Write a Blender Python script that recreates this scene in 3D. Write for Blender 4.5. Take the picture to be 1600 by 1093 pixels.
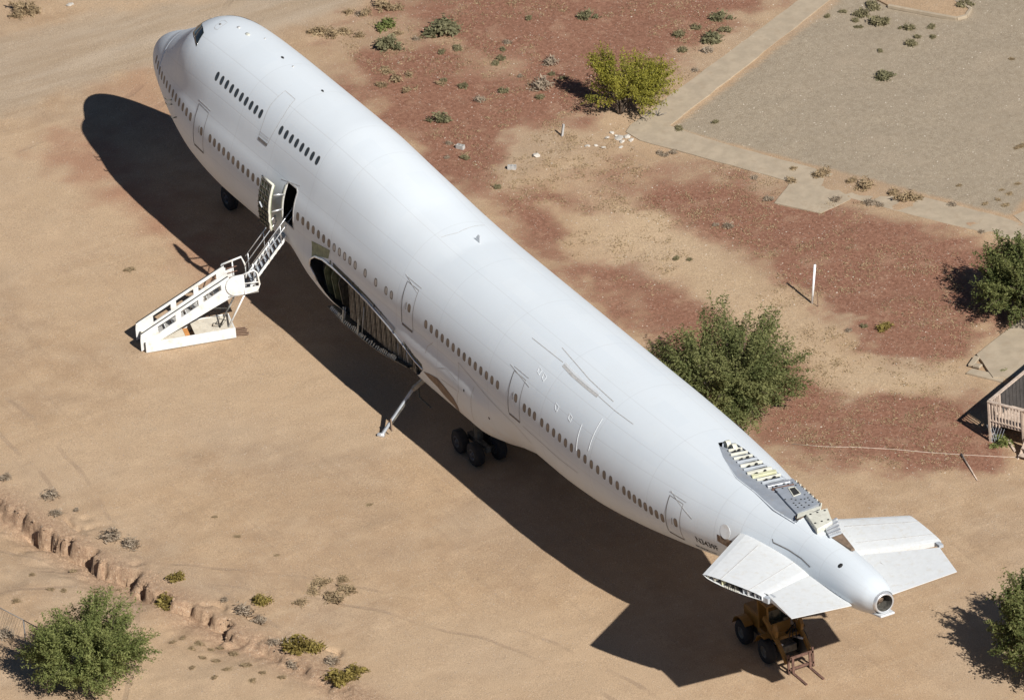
import bpy, bmesh, math, random
import numpy as np
from mathutils import Vector, Matrix
random.seed(7); rng = np.random.default_rng(7)
scene = bpy.context.scene
for o in list(bpy.data.objects): bpy.data.objects.remove(o)
# ------------------------------------------------------------------ camera
CAM = np.array([427.3663, -194.7328, 244.6618])
CR = np.array([0.47435758, 0.87796803, -0.06447497])
CU = np.array([-0.39619293, 0.27831399, 0.87496999])
CF = np.array([-0.78613996, 0.38950412, -0.47986508])
FPX = 17577.486                      # focal length in photo pixels (photo 1600 x 1093)
cd = bpy.data.cameras.new('camera'); cam = bpy.data.objects.new('camera', cd)
scene.collection.objects.link(cam)
cd.sensor_width = 36.0; cd.lens = FPX / 1600 * 36.0; cd.clip_start = 1.0; cd.clip_end = 9000.0
m3 = Matrix((tuple(CR), tuple(CU), tuple(-CF))).transposed()
cam.matrix_world = Matrix.Translation(Vector(CAM)) @ m3.to_4x4()
scene.camera = cam
scene.render.resolution_x = 1024; scene.render.resolution_y = 699
# ------------------------------------------------------------------ sky, sun, exposure
SUN_EL, SUN_AZ = math.radians(39.2), math.radians(4.6)      # azimuth from +X towards +Y
world = bpy.data.worlds.new('World'); scene.world = world; world.use_nodes = True
wn = world.node_tree.nodes; wl = world.node_tree.links
bgn = wn.get('Background') or wn.new('ShaderNodeBackground')
sky = wn.new('ShaderNodeTexSky'); sky.sky_type = 'NISHITA'; sky.sun_disc = False
sky.sun_elevation = SUN_EL; sky.sun_rotation = math.radians(90) - SUN_AZ
sky.altitude = 1500; sky.air_density = 0.6; sky.dust_density = 0.15
wl.new(sky.outputs[0], bgn.inputs[0]); bgn.inputs[1].default_value = 0.05
sd = bpy.data.lights.new('sun', 'SUN'); sun = bpy.data.objects.new('sun', sd)
scene.collection.objects.link(sun)
sd.energy = 5.0; sd.angle = math.radians(0.5); sd.color = (1.0, 0.965, 0.915)
to_sun = Vector((math.cos(SUN_EL)*math.cos(SUN_AZ), math.cos(SUN_EL)*math.sin(SUN_AZ), math.sin(SUN_EL)))
sun.rotation_euler = to_sun.to_track_quat('Z', 'Y').to_euler()
sun.location = (60, 10, 60)
scene.view_settings.view_transform = 'Standard'; scene.view_settings.look = 'None'
scene.view_settings.exposure = 0.36; scene.view_settings.gamma = 1.0
scene.view_settings.use_curve_mapping = False
# ------------------------------------------------------------------ picture position -> place
def ray(u, v):
    d = (u-800)/FPX*CR - (v-546.5)/FPX*CU + CF
    return d/np.linalg.norm(d)
def gp(u, v, z=0.0):
    d = ray(u, v); t = (z-CAM[2])/d[2]; q = CAM+d*t
    return (float(q[0]), float(q[1]), z)
def hit_y(u, v, y):
    d = ray(u, v); t = (y-CAM[1])/d[1]; return CAM+d*t
def hit_x(u, v, x):
    d = ray(u, v); t = (x-CAM[0])/d[0]; return CAM+d*t
def project(P):
    q = np.asarray(P, float)-CAM
    dz = q@CF
    return np.stack([800+FPX*(q@CR)/dz, 546.5-FPX*(q@CU)/dz], -1)
def pchip(xs, ys):
    xs = np.array(xs, float); ys = np.array(ys, float); h = np.diff(xs); dl = np.diff(ys)/h
    m = np.zeros(len(xs)); m[0] = dl[0]; m[-1] = dl[-1]
    for i in range(1, len(xs)-1):
        if dl[i-1]*dl[i] > 0:
            w1 = 2*h[i]+h[i-1]; w2 = h[i]+2*h[i-1]
            m[i] = (w1+w2)/(w1/dl[i-1]+w2/dl[i])
    def f(x):
        x = np.clip(np.asarray(x, float), xs[0], xs[-1])
        k = np.clip(np.searchsorted(xs, x, 'right')-1, 0, len(xs)-2)
        t = (x-xs[k])/h[k]
        return ((1+2*t)*(1-t)**2*ys[k] + t*(1-t)**2*h[k]*m[k] + t*t*(3-2*t)*ys[k+1] + t*t*(t-1)*h[k]*m[k+1])
    return f
# ------------------------------------------------------------------ fuselage surface F(X, phi)
ZC = 5.6
def sq(xs, ys):       # curve that starts square-rooted at the tip
    f = pchip(np.sqrt(np.array(xs)), ys); return lambda x: f(np.sqrt(np.maximum(np.asarray(x, float), 0)))
f_w  = sq([0, .1, .5, 1, 2, 3, 4, 6, 8, 10, 12, 14, 46, 50, 54, 57, 60, 62, 64, 65.8, 67, 67.6],
          [0, .34, .76, 1.04, 1.44, 1.76, 2.06, 2.60, 2.99, 3.17, 3.24, 3.25, 3.25, 3.14, 2.80, 2.30, 1.62, 1.24, 1.07, .95, .72, .48])
f_zm = sq([0, 2, 5, 9, 13, 45, 50, 55, 60, 67.6], [5.45, 5.40, 5.45, 5.55, 5.6, 5.6, 5.8, 6.3, 7.0, 7.8])
f_zt = sq([0, .1, .5, 1, 2, 3, 4, 6, 8, 10, 13, 46, 54, 60, 64, 66.5, 67.6],
          [5.45, 5.82, 6.28, 6.62, 7.10, 7.45, 7.72, 8.15, 8.48, 8.70, 8.85, 8.85, 8.8, 8.72, 8.6, 8.45, 8.25])
f_zb = sq([0, .1, .5, 1, 2, 3, 4, 6, 8, 11, 43, 46, 48, 50, 52, 55, 60, 64, 66.5, 67.6],
          [5.45, 5.18, 4.82, 4.50, 4.02, 3.63, 3.30, 2.78, 2.42, 2.15, 2.15, 2.42, 2.76, 3.20, 3.66, 4.33, 5.45, 6.28, 6.76, 7.12])
f_zu = pchip([0, 1, 2, 3, 4, 4.6, 5.3, 6, 7, 8, 9.5, 12, 20, 22, 24, 26, 28, 30.5, 33, 70],
             [3, 6.0, 7.0, 7.62, 8.12, 8.50, 8.97, 9.47, 9.80, 9.92, 9.98, 10.02, 10.0, 9.88, 9.68, 9.44, 9.15, 8.92, 8.75, 8.0])
f_ru = pchip([0, 2, 3, 4, 5, 6, 8, 10, 22, 26, 30, 33, 70], [.9, 1.1, 1.4, 1.68, 1.92, 2.10, 2.28, 2.38, 2.42, 2.6, 2.95, 3.15, 3.15])
f_fair = pchip([0, 17.5, 20.3, 22, 23.4, 25.5, 31, 36, 37.6, 39.2, 41, 70], [0, 0, .75, .95, .85, .35, 1, 1, .72, .28, 0, 0])
def rho(X, ph):
    X = np.asarray(X, float); ph = np.asarray(ph, float)
    w, zm, zt, zb = f_w(X), f_zm(X), f_zt(X), f_zb(X)
    c, s = np.cos(ph), np.sin(ph)
    hgt = np.where(c >= 0, zt-zm, zm-zb); w = np.maximum(w, 1e-4); hgt = np.maximum(hgt, 1e-4)
    r = 1/np.sqrt((c/hgt)**2+(s/w)**2)
    ru = f_ru(X); d = f_zu(X)-ru-zm
    ru = np.maximum(ru, np.abs(d)+.02)
    on = (d > -ru+.05)
    u = np.where(on, d*c+np.sqrt(np.maximum(ru*ru-(d*s)**2, 0)), 0)
    k = .42*np.clip((X-2)/5, .05, 1)*np.clip((32-X)/11, 0, 1)+1e-4
    k = 2*k; h_ = np.maximum(k-np.abs(r-u), 0)/k
    hump = np.maximum(r, u)+h_*h_*k*.25
    r = np.where((X < 35) & (c > -.2), hump, r)
    e = f_fair(X)
    n = 3.0
    rf = ((np.abs(c)/4.02)**n+(np.abs(s)/3.43)**n)**(-1/n)
    g = np.clip((-c-.02)/.32, 0, 1); g = g*g*(3-2*g)
    d_ = rf-r; return r+e*g*(.5*(d_+np.sqrt(d_*d_+.012)))
def F(X, ph, off=0.0):
    """point of the skin; phi 0 = crown, +90 deg = port side (-Y); off = metres proud of the skin"""
    X, ph = np.broadcast_arrays(np.asarray(X, float), np.asarray(ph, float))
    def P(X, ph):
        r = rho(X, ph); return np.stack([X, -r*np.sin(ph), f_zm(X)+r*np.cos(ph)], -1)
    p = P(X, ph)
    if np.any(np.asarray(off) != 0):
        n = Fn(X, ph); p = p+n*np.asarray(off)[..., None] if np.ndim(off) else p+n*off
    return p
def Fn(X, ph):
    X, ph = np.broadcast_arrays(np.asarray(X, float), np.asarray(ph, float))
    def P(X, ph):
        r = rho(X, ph); return np.stack([X, -r*np.sin(ph), f_zm(X)+r*np.cos(ph)], -1)
    a = P(X+.01, ph)-P(X-.01, ph); b = P(X, ph+.004)-P(X, ph-.004)
    n = np.cross(b, a); return n/np.linalg.norm(n, axis=-1, keepdims=True)
_gx, _gp = np.meshgrid(np.arange(.1, 67.6, .1), np.radians(np.arange(-80, 150, .75)), indexing='ij')
_gP = None
def pick(u, v):
    """(X, phi) of the skin seen at photo pixel (u, v)"""
    global _gP, _guv, _vis
    if _gP is None:
        _gP = F(_gx, _gp); _guv = project(_gP); _vis = (Fn(_gx, _gp)@CF) < -.02
    d = (_guv[..., 0]-u)**2+(_guv[..., 1]-v)**2
    dist = np.where(_vis, d, 1e9)
    i = np.unravel_index(np.argmin(dist), d.shape)
    x, ph = _gx[i], _gp[i]
    for _ in range(4):
        e = np.array([u, v])-project(F(x, ph))
        J = np.stack([(project(F(x+.01, ph))-project(F(x, ph)))/.01, (project(F(x, ph+.01))-project(F(x, ph)))/.01], 1)
        try: s = np.linalg.solve(J, e)
        except Exception: break
        x += float(np.clip(s[0], -.15, .15)); ph += float(np.clip(s[1], -.02, .02))
    return float(x), float(ph)
# ------------------------------------------------------------------ object helpers
COL = scene.collection
def tag(o, label=None, cat=None, group=None, kind=None):
    if label: o['label'] = label
    if cat: o['category'] = cat
    if group: o['group'] = group
    if kind: o['kind'] = kind
    return o
def thing(name, loc, label, cat, group=None):
    o = bpy.data.objects.new(name, None); o.location = loc; o.empty_display_size = .3
    COL.objects.link(o); return tag(o, label, cat, group)
def wloc(o):
    v = Vector(o.location)
    while o.parent: o = o.parent
    return v
def attach(o, parent):
    """child built in world space (no empties are rotated)"""
    if parent is None: return o
    o.parent = parent
    r = parent
    while r.parent: r = r.parent
    o.matrix_parent_inverse = Matrix.Translation(-Vector(r.location)) if parent is r else parent.matrix_basis.inverted() @ Matrix()
    if parent is not r:     # parent carries only its own basis below the root
        o.matrix_parent_inverse = parent.matrix_basis.inverted()
    return o
def mesh_obj(name, verts, faces, mats, parent=None, midx=None, smooth=False, uv=None):
    me = bpy.data.meshes.new(name)
    me.from_pydata([tuple(map(float, v)) for v in verts], [], [tuple(map(int, f)) for f in faces])
    for m in (mats if isinstance(mats, (list, tuple)) else [mats]): me.materials.append(m)
    if midx is not None: me.polygons.foreach_set('material_index', np.array(midx, np.int32))
    if smooth: me.polygons.foreach_set('use_smooth', np.ones(len(me.polygons), bool))
    if uv is not None:
        l = me.uv_layers.new(name='skin')
        vi = np.empty(len(me.loops), np.int32); me.loops.foreach_get('vertex_index', vi)
        l.data.foreach_set('uv', np.asarray(uv, np.float32)[vi].ravel())
    me.update()
    o = bpy.data.objects.new(name, me); COL.objects.link(o)
    return attach(o, parent)
class MB:
    def __init__(s): s.v = []; s.f = []; s.m = []; s.sm = []
    def add(s, vs, fs, mi=0, smooth=False):
        n = len(s.v); s.v += [tuple(map(float, v)) for v in vs]
        for f in fs: s.f.append(tuple(int(i)+n for i in f)); s.m.append(mi); s.sm.append(smooth)
        return s
    def hexa(s, p, mi=0):      # 8 points: bottom 4 ccw, top 4 ccw
        return s.add(p, [(0, 3, 2, 1), (4, 5, 6, 7), (0, 1, 5, 4), (1, 2, 6, 5), (2, 3, 7, 6), (3, 0, 4, 7)], mi)
    def box(s, c, d, mi=0, rz=0, bev=0):
        x, y, z = d[0]/2, d[1]/2, d[2]/2; co, si = math.cos(rz), math.sin(rz)
        P = [(-x, -y, -z), (x, -y, -z), (x, y, -z), (-x, y, -z), (-x, -y, z), (x, -y, z), (x, y, z), (-x, y, z)]
        return s.hexa([(c[0]+a*co-b*si, c[1]+a*si+b*co, c[2]+e) for a, b, e in P], mi)
    def bar(s, p, q, w, h, mi=0, up=(0, 0, 1)):
        p, q, up = Vector(p), Vector(q), Vector(up); d = (q-p).normalized()
        x = d.cross(up)
        if x.length < 1e-4: x = d.cross(Vector((1, 0, 0)))
        x.normalize(); y = x.cross(d); x *= w/2; y *= h/2
        return s.hexa([p-x-y, p+x-y, p+x+y, p-x+y, q-x-y, q+x-y, q+x+y, q-x+y], mi)
    def tube(s, pts, r, n=8, mi=0, caps=True):
        pts = [Vector(p) for p in pts]; rs = r if isinstance(r, (list, tuple)) else [r]*len(pts)
        vs = []; fs = []; ref = Vector((0, 0, 1))
        for i, p in enumerate(pts):
            d = (pts[min(i+1, len(pts)-1)]-pts[max(i-1, 0)]).normalized()
            x = d.cross(ref)
            if x.length < .05: x = d.cross(Vector((1, 0, 0)))
            x.normalize(); y = x.cross(d)
            for k in range(n):
                a = 2*math.pi*k/n; vs.append(p+(x*math.cos(a)+y*math.sin(a))*rs[i])
        for i in range(len(pts)-1):
            for k in range(n): fs.append((i*n+k, i*n+(k+1) % n, (i+1)*n+(k+1) % n, (i+1)*n+k))
        if caps: fs += [tuple(range(n))[::-1], tuple(range((len(pts)-1)*n, len(pts)*n))]
        return s.add(vs, fs, mi, True)
    def lathe(s, c, axis, prof, n=20, mi=0):     # prof: (along, radius)
        c, ax = Vector(c), Vector(axis).normalized()
        x = ax.cross(Vector((0, 0, 1)));
        if x.length < .05: x = ax.cross(Vector((1, 0, 0)))
        x.normalize(); y = ax.cross(x); vs = []; fs = []
        for a, r in prof:
            for k in range(n):
                t = 2*math.pi*k/n; vs.append(c+ax*a+(x*math.cos(t)+y*math.sin(t))*max(r, 1e-3))
        for i in range(len(prof)-1):
            for k in range(n): fs.append((i*n+k, i*n+(k+1) % n, (i+1)*n+(k+1) % n, (i+1)*n+k))
        return s.add(vs, fs, mi, True)
    def prism(s, poly, ext, mi=0):      # poly: 3D points in a plane, ext: vector
        n = len(poly); e = Vector(ext)
        vs = [Vector(p) for p in poly]; vs = vs+[p+e for p in vs]
        fs = [tuple(range(n))[::-1], tuple(range(n, 2*n))]+[(i, (i+1) % n, n+(i+1) % n, n+i) for i in range(n)]
        return s.add(vs, fs, mi)
    def build(s, name, mats, parent=None, bevel=0):
        o = mesh_obj(name, s.v, s.f, mats, None, s.m)
        o.data.polygons.foreach_set('use_smooth', np.array(s.sm, bool))
        bm = bmesh.new(); bm.from_mesh(o.data); bmesh.ops.recalc_face_normals(bm, faces=bm.faces)
        if bevel:
            bmesh.ops.bevel(bm, geom=[e for e in bm.edges if e.is_manifold and e.calc_face_angle(0) > .6], offset=bevel, segments=1, affect='EDGES', clamp_overlap=True)
        bm.to_mesh(o.data); bm.free()
        return attach(o, parent)
# ------------------------------------------------------------------ noise for shapes
_perm = np.random.default_rng(3).random((256, 256))
def vnoise(x, y, seed=0):
    x = np.asarray(x, float)+seed*17.3; y = np.asarray(y, float)+seed*41.7
    xi = np.floor(x).astype(int); yi = np.floor(y).astype(int); fx = x-xi; fy = y-yi
    fx = fx*fx*(3-2*fx); fy = fy*fy*(3-2*fy)
    g = lambda a, b: _perm[a % 256, b % 256]
    return (g(xi, yi)*(1-fx)+g(xi+1, yi)*fx)*(1-fy)+(g(xi, yi+1)*(1-fx)+g(xi+1, yi+1)*fx)*fy
def fbm(x, y, seed=0, oct=4):
    v = 0; a = .5
    for i in range(oct): v = v+a*vnoise(x*2**i, y*2**i, seed+i); a *= .5
    return v
def sstep(a, b, x): t = np.clip((x-a)/(b-a), 0, 1); return t*t*(3-2*t)
# ------------------------------------------------------------------ materials
def new_mat(name):
    m = bpy.data.materials.new(name); m.use_nodes = True; nt = m.node_tree
    return m, nt, nt.nodes['Principled BSDF']
class N:
    """tiny node-graph writer"""
    def __init__(s, nt): s.nt = nt
    def node(s, t, **kw):
        n = s.nt.nodes.new(t)
        for k, v in kw.items(): setattr(n, k, v)
        return n
    def link(s, a, b): s.nt.links.new(a, b)
    def val(s, sock, v):
        if hasattr(v, 'is_output'): s.link(v, sock)
        else: sock.default_value = v
    def pos(s): return s.node('ShaderNodeNewGeometry').outputs['Position']
    def obj(s): return s.node('ShaderNodeTexCoord').outputs['Object']
    def mapv(s, vec, scale=(1, 1, 1), rot=(0, 0, 0), loc=(0, 0, 0)):
        n = s.node('ShaderNodeMapping'); s.link(vec, n.inputs[0])
        n.inputs['Scale'].default_value = scale; n.inputs['Rotation'].default_value = rot; n.inputs['Location'].default_value = loc
        return n.outputs[0]
    def noise(s, vec, scale, detail=4, rough=.55, out=0, dist=0):
        n = s.node('ShaderNodeTexNoise'); s.link(vec, n.inputs['Vector'])
        n.inputs['Scale'].default_value = scale; n.inputs['Detail'].default_value = detail; n.inputs['Roughness'].default_value = rough
        n.inputs['Distortion'].default_value = dist
        return n.outputs[out]
    def vor(s, vec, scale, feature='F1', out='Distance', rnd=1):
        n = s.node('ShaderNodeTexVoronoi', feature=feature); s.link(vec, n.inputs['Vector'])
        n.inputs['Scale'].default_value = scale; n.inputs['Randomness'].default_value = rnd
        return n.outputs[out]
    def math(s, op, a, b=0., c=0., clamp=False):
        n = s.node('ShaderNodeMath', operation=op, use_clamp=clamp)
        s.val(n.inputs[0], a); s.val(n.inputs[1], b); s.val(n.inputs[2], c); return n.outputs[0]
    def ramp(s, fac, stops, interp='LINEAR'):
        n = s.node('ShaderNodeValToRGB'); e = n.color_ramp.elements; n.color_ramp.interpolation = interp
        while len(e) < len(stops): e.new(.5)
        for i, (p, c) in enumerate(stops):
            e[i].position = p; e[i].color = (*c, 1) if not np.isscalar(c) else (c, c, c, 1)
        s.link(fac, n.inputs[0]); return n.outputs[0]
    def mix(s, fac, a, b, blend='MIX'):
        n = s.node('ShaderNodeMix', data_type='RGBA', blend_type=blend)
        s.val(n.inputs[0], fac)
        for k, v in ((6, a), (7, b)):
            if hasattr(v, 'is_output'): s.link(v, n.inputs[k])
            else: n.inputs[k].default_value = (*v, 1)
        return n.outputs[2]
    def smooth(s, x, a, b):
        n = s.node('ShaderNodeMapRange', interpolation_type='SMOOTHSTEP'); s.val(n.inputs[0], x)
        n.inputs[1].default_value = a; n.inputs[2].default_value = b; return n.outputs[0]
    def bump(s, h, strength, dist=.02):
        n = s.node('ShaderNodeBump'); s.link(h, n.inputs['Height']); n.inputs['Strength'].default_value = strength
        n.inputs['Distance'].default_value = dist; return n.outputs[0]
def simple(name, col, rough=.5, metal=0., var=.15, scale=3., bump=0., dirt=None, spec=.5):
    """plain surface with mottling, optional dirt tint"""
    m, nt, b = new_mat(name); n = N(nt); p = n.pos()
    a = n.noise(p, scale, 5, .6)
    lo = tuple(c*(1-var) for c in col); hi = tuple(min(1, c*(1+var)) for c in col)
    c = n.mix(n.smooth(a, .3, .7), lo, hi)
    if dirt:
        d = n.noise(p, scale*.6+1.3, 8, .68)
        c = n.mix(n.math('MULTIPLY', n.smooth(d, .5, .72), .8), c, dirt)
    nt.links.new(c, b.inputs['Base Color'])
    b.inputs['Roughness'].default_value = rough; b.inputs['Metallic'].default_value = metal
    b.inputs['Specular IOR Level'].default_value = spec
    if bump:
        nt.links.new(n.bump(n.noise(p, scale*6, 4), bump, .01), b.inputs['Normal'])
    return m
M = {}
M['white'] = simple('white_paint', (.64, .66, .67), .4, var=.03, scale=1.2, dirt=(.5, .45, .38))
M['stab'] = simple('stabilizer_paint', (.63, .645, .645), .55, var=.03, scale=4., dirt=(.57, .55, .50))
M['stairpaint'] = simple('stair_paint', (.66, .665, .645), .45, var=.04, scale=2., dirt=(.55, .48, .38))
M['seam'] = simple('dark_seam', (.17, .155, .14), .7, var=.25, scale=9)
M['seam_soft'] = simple('soft_seam', (.47, .46, .44), .6, var=.15, scale=9)
M['black'] = simple('black_rubber', (.018, .018, .018), .8, var=.3, scale=4)
M['lettering'] = simple('black_lettering', (.02, .02, .022), .6, var=.3, scale=5)
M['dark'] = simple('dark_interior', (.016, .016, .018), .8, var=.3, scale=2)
M['hole'] = simple('dark_hole', (.02, .02, .02), .9, var=.2, scale=2)
M['glass'] = simple('cockpit_glass', (.012, .016, .014), .12, var=.3, scale=1.2)
M['pane'] = simple('window_cover', (.20, .155, .115), .6, var=.25, scale=1.5)
M['pane_dark'] = simple('window_pane', (.03, .035, .033), .2, var=.3, scale=1.5)
M['frame'] = simple('window_frame', (.115, .10, .085), .6, var=.15, scale=4)
M['grey'] = simple('blue_grey_paint', (.26, .285, .32), .55, var=.1, scale=1.5, dirt=(.28, .28, .28))
M['plate'] = simple('grey_plate', (.40, .43, .46), .5, var=.08, scale=2.5, dirt=(.3, .3, .3))
M['primer'] = simple('primer_yellow', (.58, .575, .37), .6, var=.12, scale=3, dirt=(.45, .45, .40))
M['primer_pale'] = simple('primer_cream', (.60, .59, .50), .6, var=.12, scale=3, dirt=(.42, .40, .34))
M['green'] = simple('primer_green', (.21, .235, .14), .65, var=.3, scale=4, dirt=(.09, .09, .06))
M['metal'] = simple('bare_metal', (.62, .63, .64), .38, .6, var=.1, scale=4)
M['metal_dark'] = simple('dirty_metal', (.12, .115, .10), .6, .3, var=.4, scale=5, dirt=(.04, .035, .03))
M['rust'] = simple('rusty_steel', (.13, .07, .05), .85, var=.35, scale=6)
M['brown'] = simple('bare_composite', (.20, .14, .095), .8, var=.25, scale=5, dirt=(.12, .09, .07))
M['yellow'] = simple('loader_yellow', (.21, .105, .016), .55, var=.15, scale=3, dirt=(.25, .14, .05))
M['tyre'] = simple('tyre_rubber', (.012, .012, .013), .85, var=.3, scale=5, dirt=(.025, .022, .02))
M['wood'] = simple('weathered_wood', (.50, .40, .32), .8, var=.2, scale=5, dirt=(.3, .22, .16))
M['wood_dark'] = simple('dark_siding', (.05, .045, .042), .8, var=.25, scale=4)
M['concrete'] = simple('concrete', (.375, .305, .218), .9, var=.10, scale=1.4, bump=.15, dirt=(.33, .255, .175))
M['block'] = simple('cinder_block', (.38, .37, .35), .9, var=.15, scale=6, bump=.3)
M['rubble'] = simple('pale_rubble', (.50, .46, .40), .85, var=.12, scale=8)
M['pole'] = simple('white_pipe', (.80, .81, .82), .35, var=.04, scale=3)
M['post'] = simple('grey_post', (.16, .15, .14), .7, var=.2, scale=8)
# ------------------------------------------------------------------ ground
def G2(pts): return np.array([gp(u, v)[:2] for u, v in pts])
def seg_dist(x, y, poly, closed):
    n = len(poly); best = np.full(x.shape, 1e9); sgn = np.ones(x.shape)
    for i in range(n if closed else n-1):
        a = poly[i]; b = poly[(i+1) % n]; d = b-a; L = d@d
        t = np.clip(((x-a[0])*d[0]+(y-a[1])*d[1])/L, 0, 1)
        dx = x-a[0]-t*d[0]; dy = y-a[1]-t*d[1]; q = dx*dx+dy*dy
        c = d[0]*dy-d[1]*dx
        up = q < best; best = np.where(up, q, best); sgn = np.where(up, np.sign(c), sgn)
    return np.sqrt(best), sgn
def in_poly(x, y, poly):
    r = np.zeros(x.shape, bool); n = len(poly)
    for i in range(n):
        a = poly[i]; b = poly[(i+1) % n]
        if a[1] == b[1]: continue
        c = ((a[1] > y) != (b[1] > y)) & (x < (b[0]-a[0])*(y-a[1])/(b[1]-a[1])+a[0]); r ^= c
    return r
def soft_poly(x, y, pts, soft=.8, jag=.8, seed=0):
    poly = G2(pts); d, _ = seg_dist(x, y, poly, True); sd = np.where(in_poly(x, y, poly), d, -d)
    return sstep(-soft, soft, sd+(fbm(x*.8, y*.8, seed, 4)-.47)*2.5*jag)
GULLY = G2([(-420, 620), (-120, 715), (0, 772), (60, 806), (118, 842), (172, 876), (225, 905), (280, 930), (330, 962), (385, 990), (440, 1012), (505, 1042), (560, 1078), (640, 1130), (900, 1300)])
def ground_z(x, y):
    x = np.asarray(x, float); y = np.asarray(y, float)
    near = np.exp(-((x-25)/120)**4-((y)/120)**4)
    z = ((fbm(x*.22, y*.22, 1, 3)-.44)*.16+(fbm(x*1.3, y*1.3, 5, 3)-.44)*.05)*near
    z = z*sstep(0, 4, np.hypot(x-35, y+1)-1)
    d, s = seg_dist(x, y, GULLY, False); sd = -d*s            # positive on the low side
    jag = (fbm(x*.5, y*.5, 9, 3)-.47)*1.3+(fbm(1.3*x, 1.3*y, 12, 5)-.48)*1.25+(fbm(6.5*x, 6.5*y, 14, 2)-.37)*.22
    t = sd+jag; left = sstep(48, 30, x); dep = (.30+.50*left)*(.45+1.1*fbm(x*.42, y*.42, 44, 3))
    w_ = .10+.9*sstep(.40, .62, fbm(x*.55+3, y*.55, 63, 3)); z2 = -dep*sstep(0, 1, t/w_)+.45*dep*sstep(.3, 2.6, t)-.22*dep*np.exp(-((t-.24)/.16)**2)
    z2 = z2+.10*(fbm(x*3.4, y*3.4, 20, 4)-.46)*np.exp(-((t-.4)/1.1)**2)
    t2 = sd+1.0+(fbm(x*.8, y*.8, 31, 3)-.47)*2.4       # broken second lip above the first
    gate = sstep(.50, .58, fbm(x*.30, y*.30, 77, 2)+.06)
    z2 = z2-gate*.24*np.exp(-((t2)/.20)**2)
    return z+z2
def axis(lo, hi, fine, outer):
    a = np.concatenate(fine); w = []
    d = .4
    l = a[0]
    while l > -outer: d *= 1.35; l -= d; w.append(l)
    w = w[::-1]; r = a[-1]; d = .4; e = []
    while r < outer: d *= 1.35; r += d; e.append(r)
    return np.concatenate([w, a, e])
gx = axis(0, 0, [np.arange(-24, 20, .24), np.arange(20, 56, .13), np.arange(56, 72, .24)], 3000)
gy = axis(0, 0, [np.arange(-34, -30, .3), np.arange(-30, -12, .11), np.arange(-12, 46, .24)], 3000)
GX, GY = np.meshgrid(gx, gy, indexing='ij')
GZ = ground_z(GX, GY)
nx, ny = len(gx), len(gy)
idx = np.arange(nx*ny).reshape(nx, ny)
quads = np.stack([idx[:-1, :-1], idx[1:, :-1], idx[1:, 1:], idx[:-1, 1:]], -1).reshape(-1, 4)
gm = bpy.data.meshes.new('ground')
gm.vertices.add(nx*ny); gm.vertices.foreach_set('co', np.stack([GX, GY, GZ], -1).astype(np.float32).ravel())
gm.loops.add(quads.size); gm.loops.foreach_set('vertex_index', quads.ravel().astype(np.int32))
gm.polygons.add(len(quads)); gm.polygons.foreach_set('loop_start', np.arange(0, quads.size, 4, dtype=np.int32))
gm.polygons.foreach_set('use_smooth', np.ones(len(quads), bool))
gm.update(calc_edges=True)
x, y = GX.ravel(), GY.ravel()
# soil zones: red gravel, grey road, gravel lot / pale wash, gully bank, reddish tint
red = np.zeros(x.shape)
for pts, w, sf in [([(500, 62), (640, -10), (900, -60), (1230, -20), (1110, 60), (1000, 150), (930, 190), (800, 210), (770, 300), (860, 290), (960, 240), (1090, 260), (1230, 300), (1420, 350), (1570, 385), (1700, 430), (1700, 560), (1540, 505), (1500, 560), (1420, 580), (1300, 480), (1170, 400), (1050, 380), (1000, 345), (860, 320), (900, 400), (1060, 430), (1200, 520), (1330, 625), (1480, 600), (1530, 640), (1560, 690), (1560, 740), (1400, 735), (1230, 720), (1100, 600), (850, 400), (560, 160)], .98, 2.2),
                   ([(1130, 330), (1300, 330), (1540, 420), (1500, 560), (1380, 570), (1290, 470)], .35, .8),
                   ([(600, 110), (760, 60), (830, 170), (800, 260), (700, 270)], .2, .8),
                   ([(1240, 600), (1480, 620), (1540, 720), (1260, 700)], .2, 1.),
                   ([(1000, 10), (1190, 0), (1080, 90), (960, 70)], .2, 1.)]:
    red = np.maximum(red, 0)+w*soft_poly(x, y, pts, sf, 1.5, 2)
for pts, w in [([(830, 215), (1000, 200), (1120, 260), (1000, 320), (870, 300)], .42), ([(960, 330), (1060, 350), (1230, 470), (1330, 560), (1480, 575), (1480, 610), (1330, 625), (1180, 520), (1060, 420)], .72),
               ([(720, 70), (840, 90), (820, 130), (720, 120)], .5), ([(480, 40), (640, 20), (700, 70), (520, 90)], .6)]:
    red = red*(1-w*soft_poly(x, y, pts, .9, 1.0, 6))
tint = 1.0*soft_poly(x, y, [(60, 240), (130, 190), (330, 400), (420, 480), (330, 440), (200, 330)], 1.6, 1.6, 3)+.6*soft_poly(x, y, [(150, 130), (250, 90), (300, 230), (240, 200)], 1.2, 1.0, 3)
road = soft_poly(x, y, [(-900, 330), (-300, 230), (0, 185), (200, 110), (420, 60), (640, -40), (560, -70), (330, 0), (150, 20), (0, 60), (-300, 120), (-900, 230)], .8, .8, 4)
lot = soft_poly(x, y, [(1052, 200), (1310, 5), (1330, -40), (2300, -40), (2300, 300), (1600, 310), (1578, 338)], .12, .1, 5)
wash = soft_poly(x, y, [(860, 240), (1000, 330), (1060, 350), (1230, 470), (1330, 560), (1480, 570), (1500, 600), (1330, 620), (1180, 520), (1000, 410), (900, 330)], .9, .9, 8)
dd, ss = seg_dist(x, y, GULLY, False); sdg = -dd*ss
bank = np.exp(-((sdg-.35)/1.0)**2)
low = sstep(-.5, 1.0, sdg)
A1 = gm.color_attributes.new('zones', 'FLOAT_COLOR', 'POINT')
A1.data.foreach_set('color', np.stack([np.clip(red, 0, 1.2), road, lot, np.ones_like(x)], -1).astype(np.float32).ravel())
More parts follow.
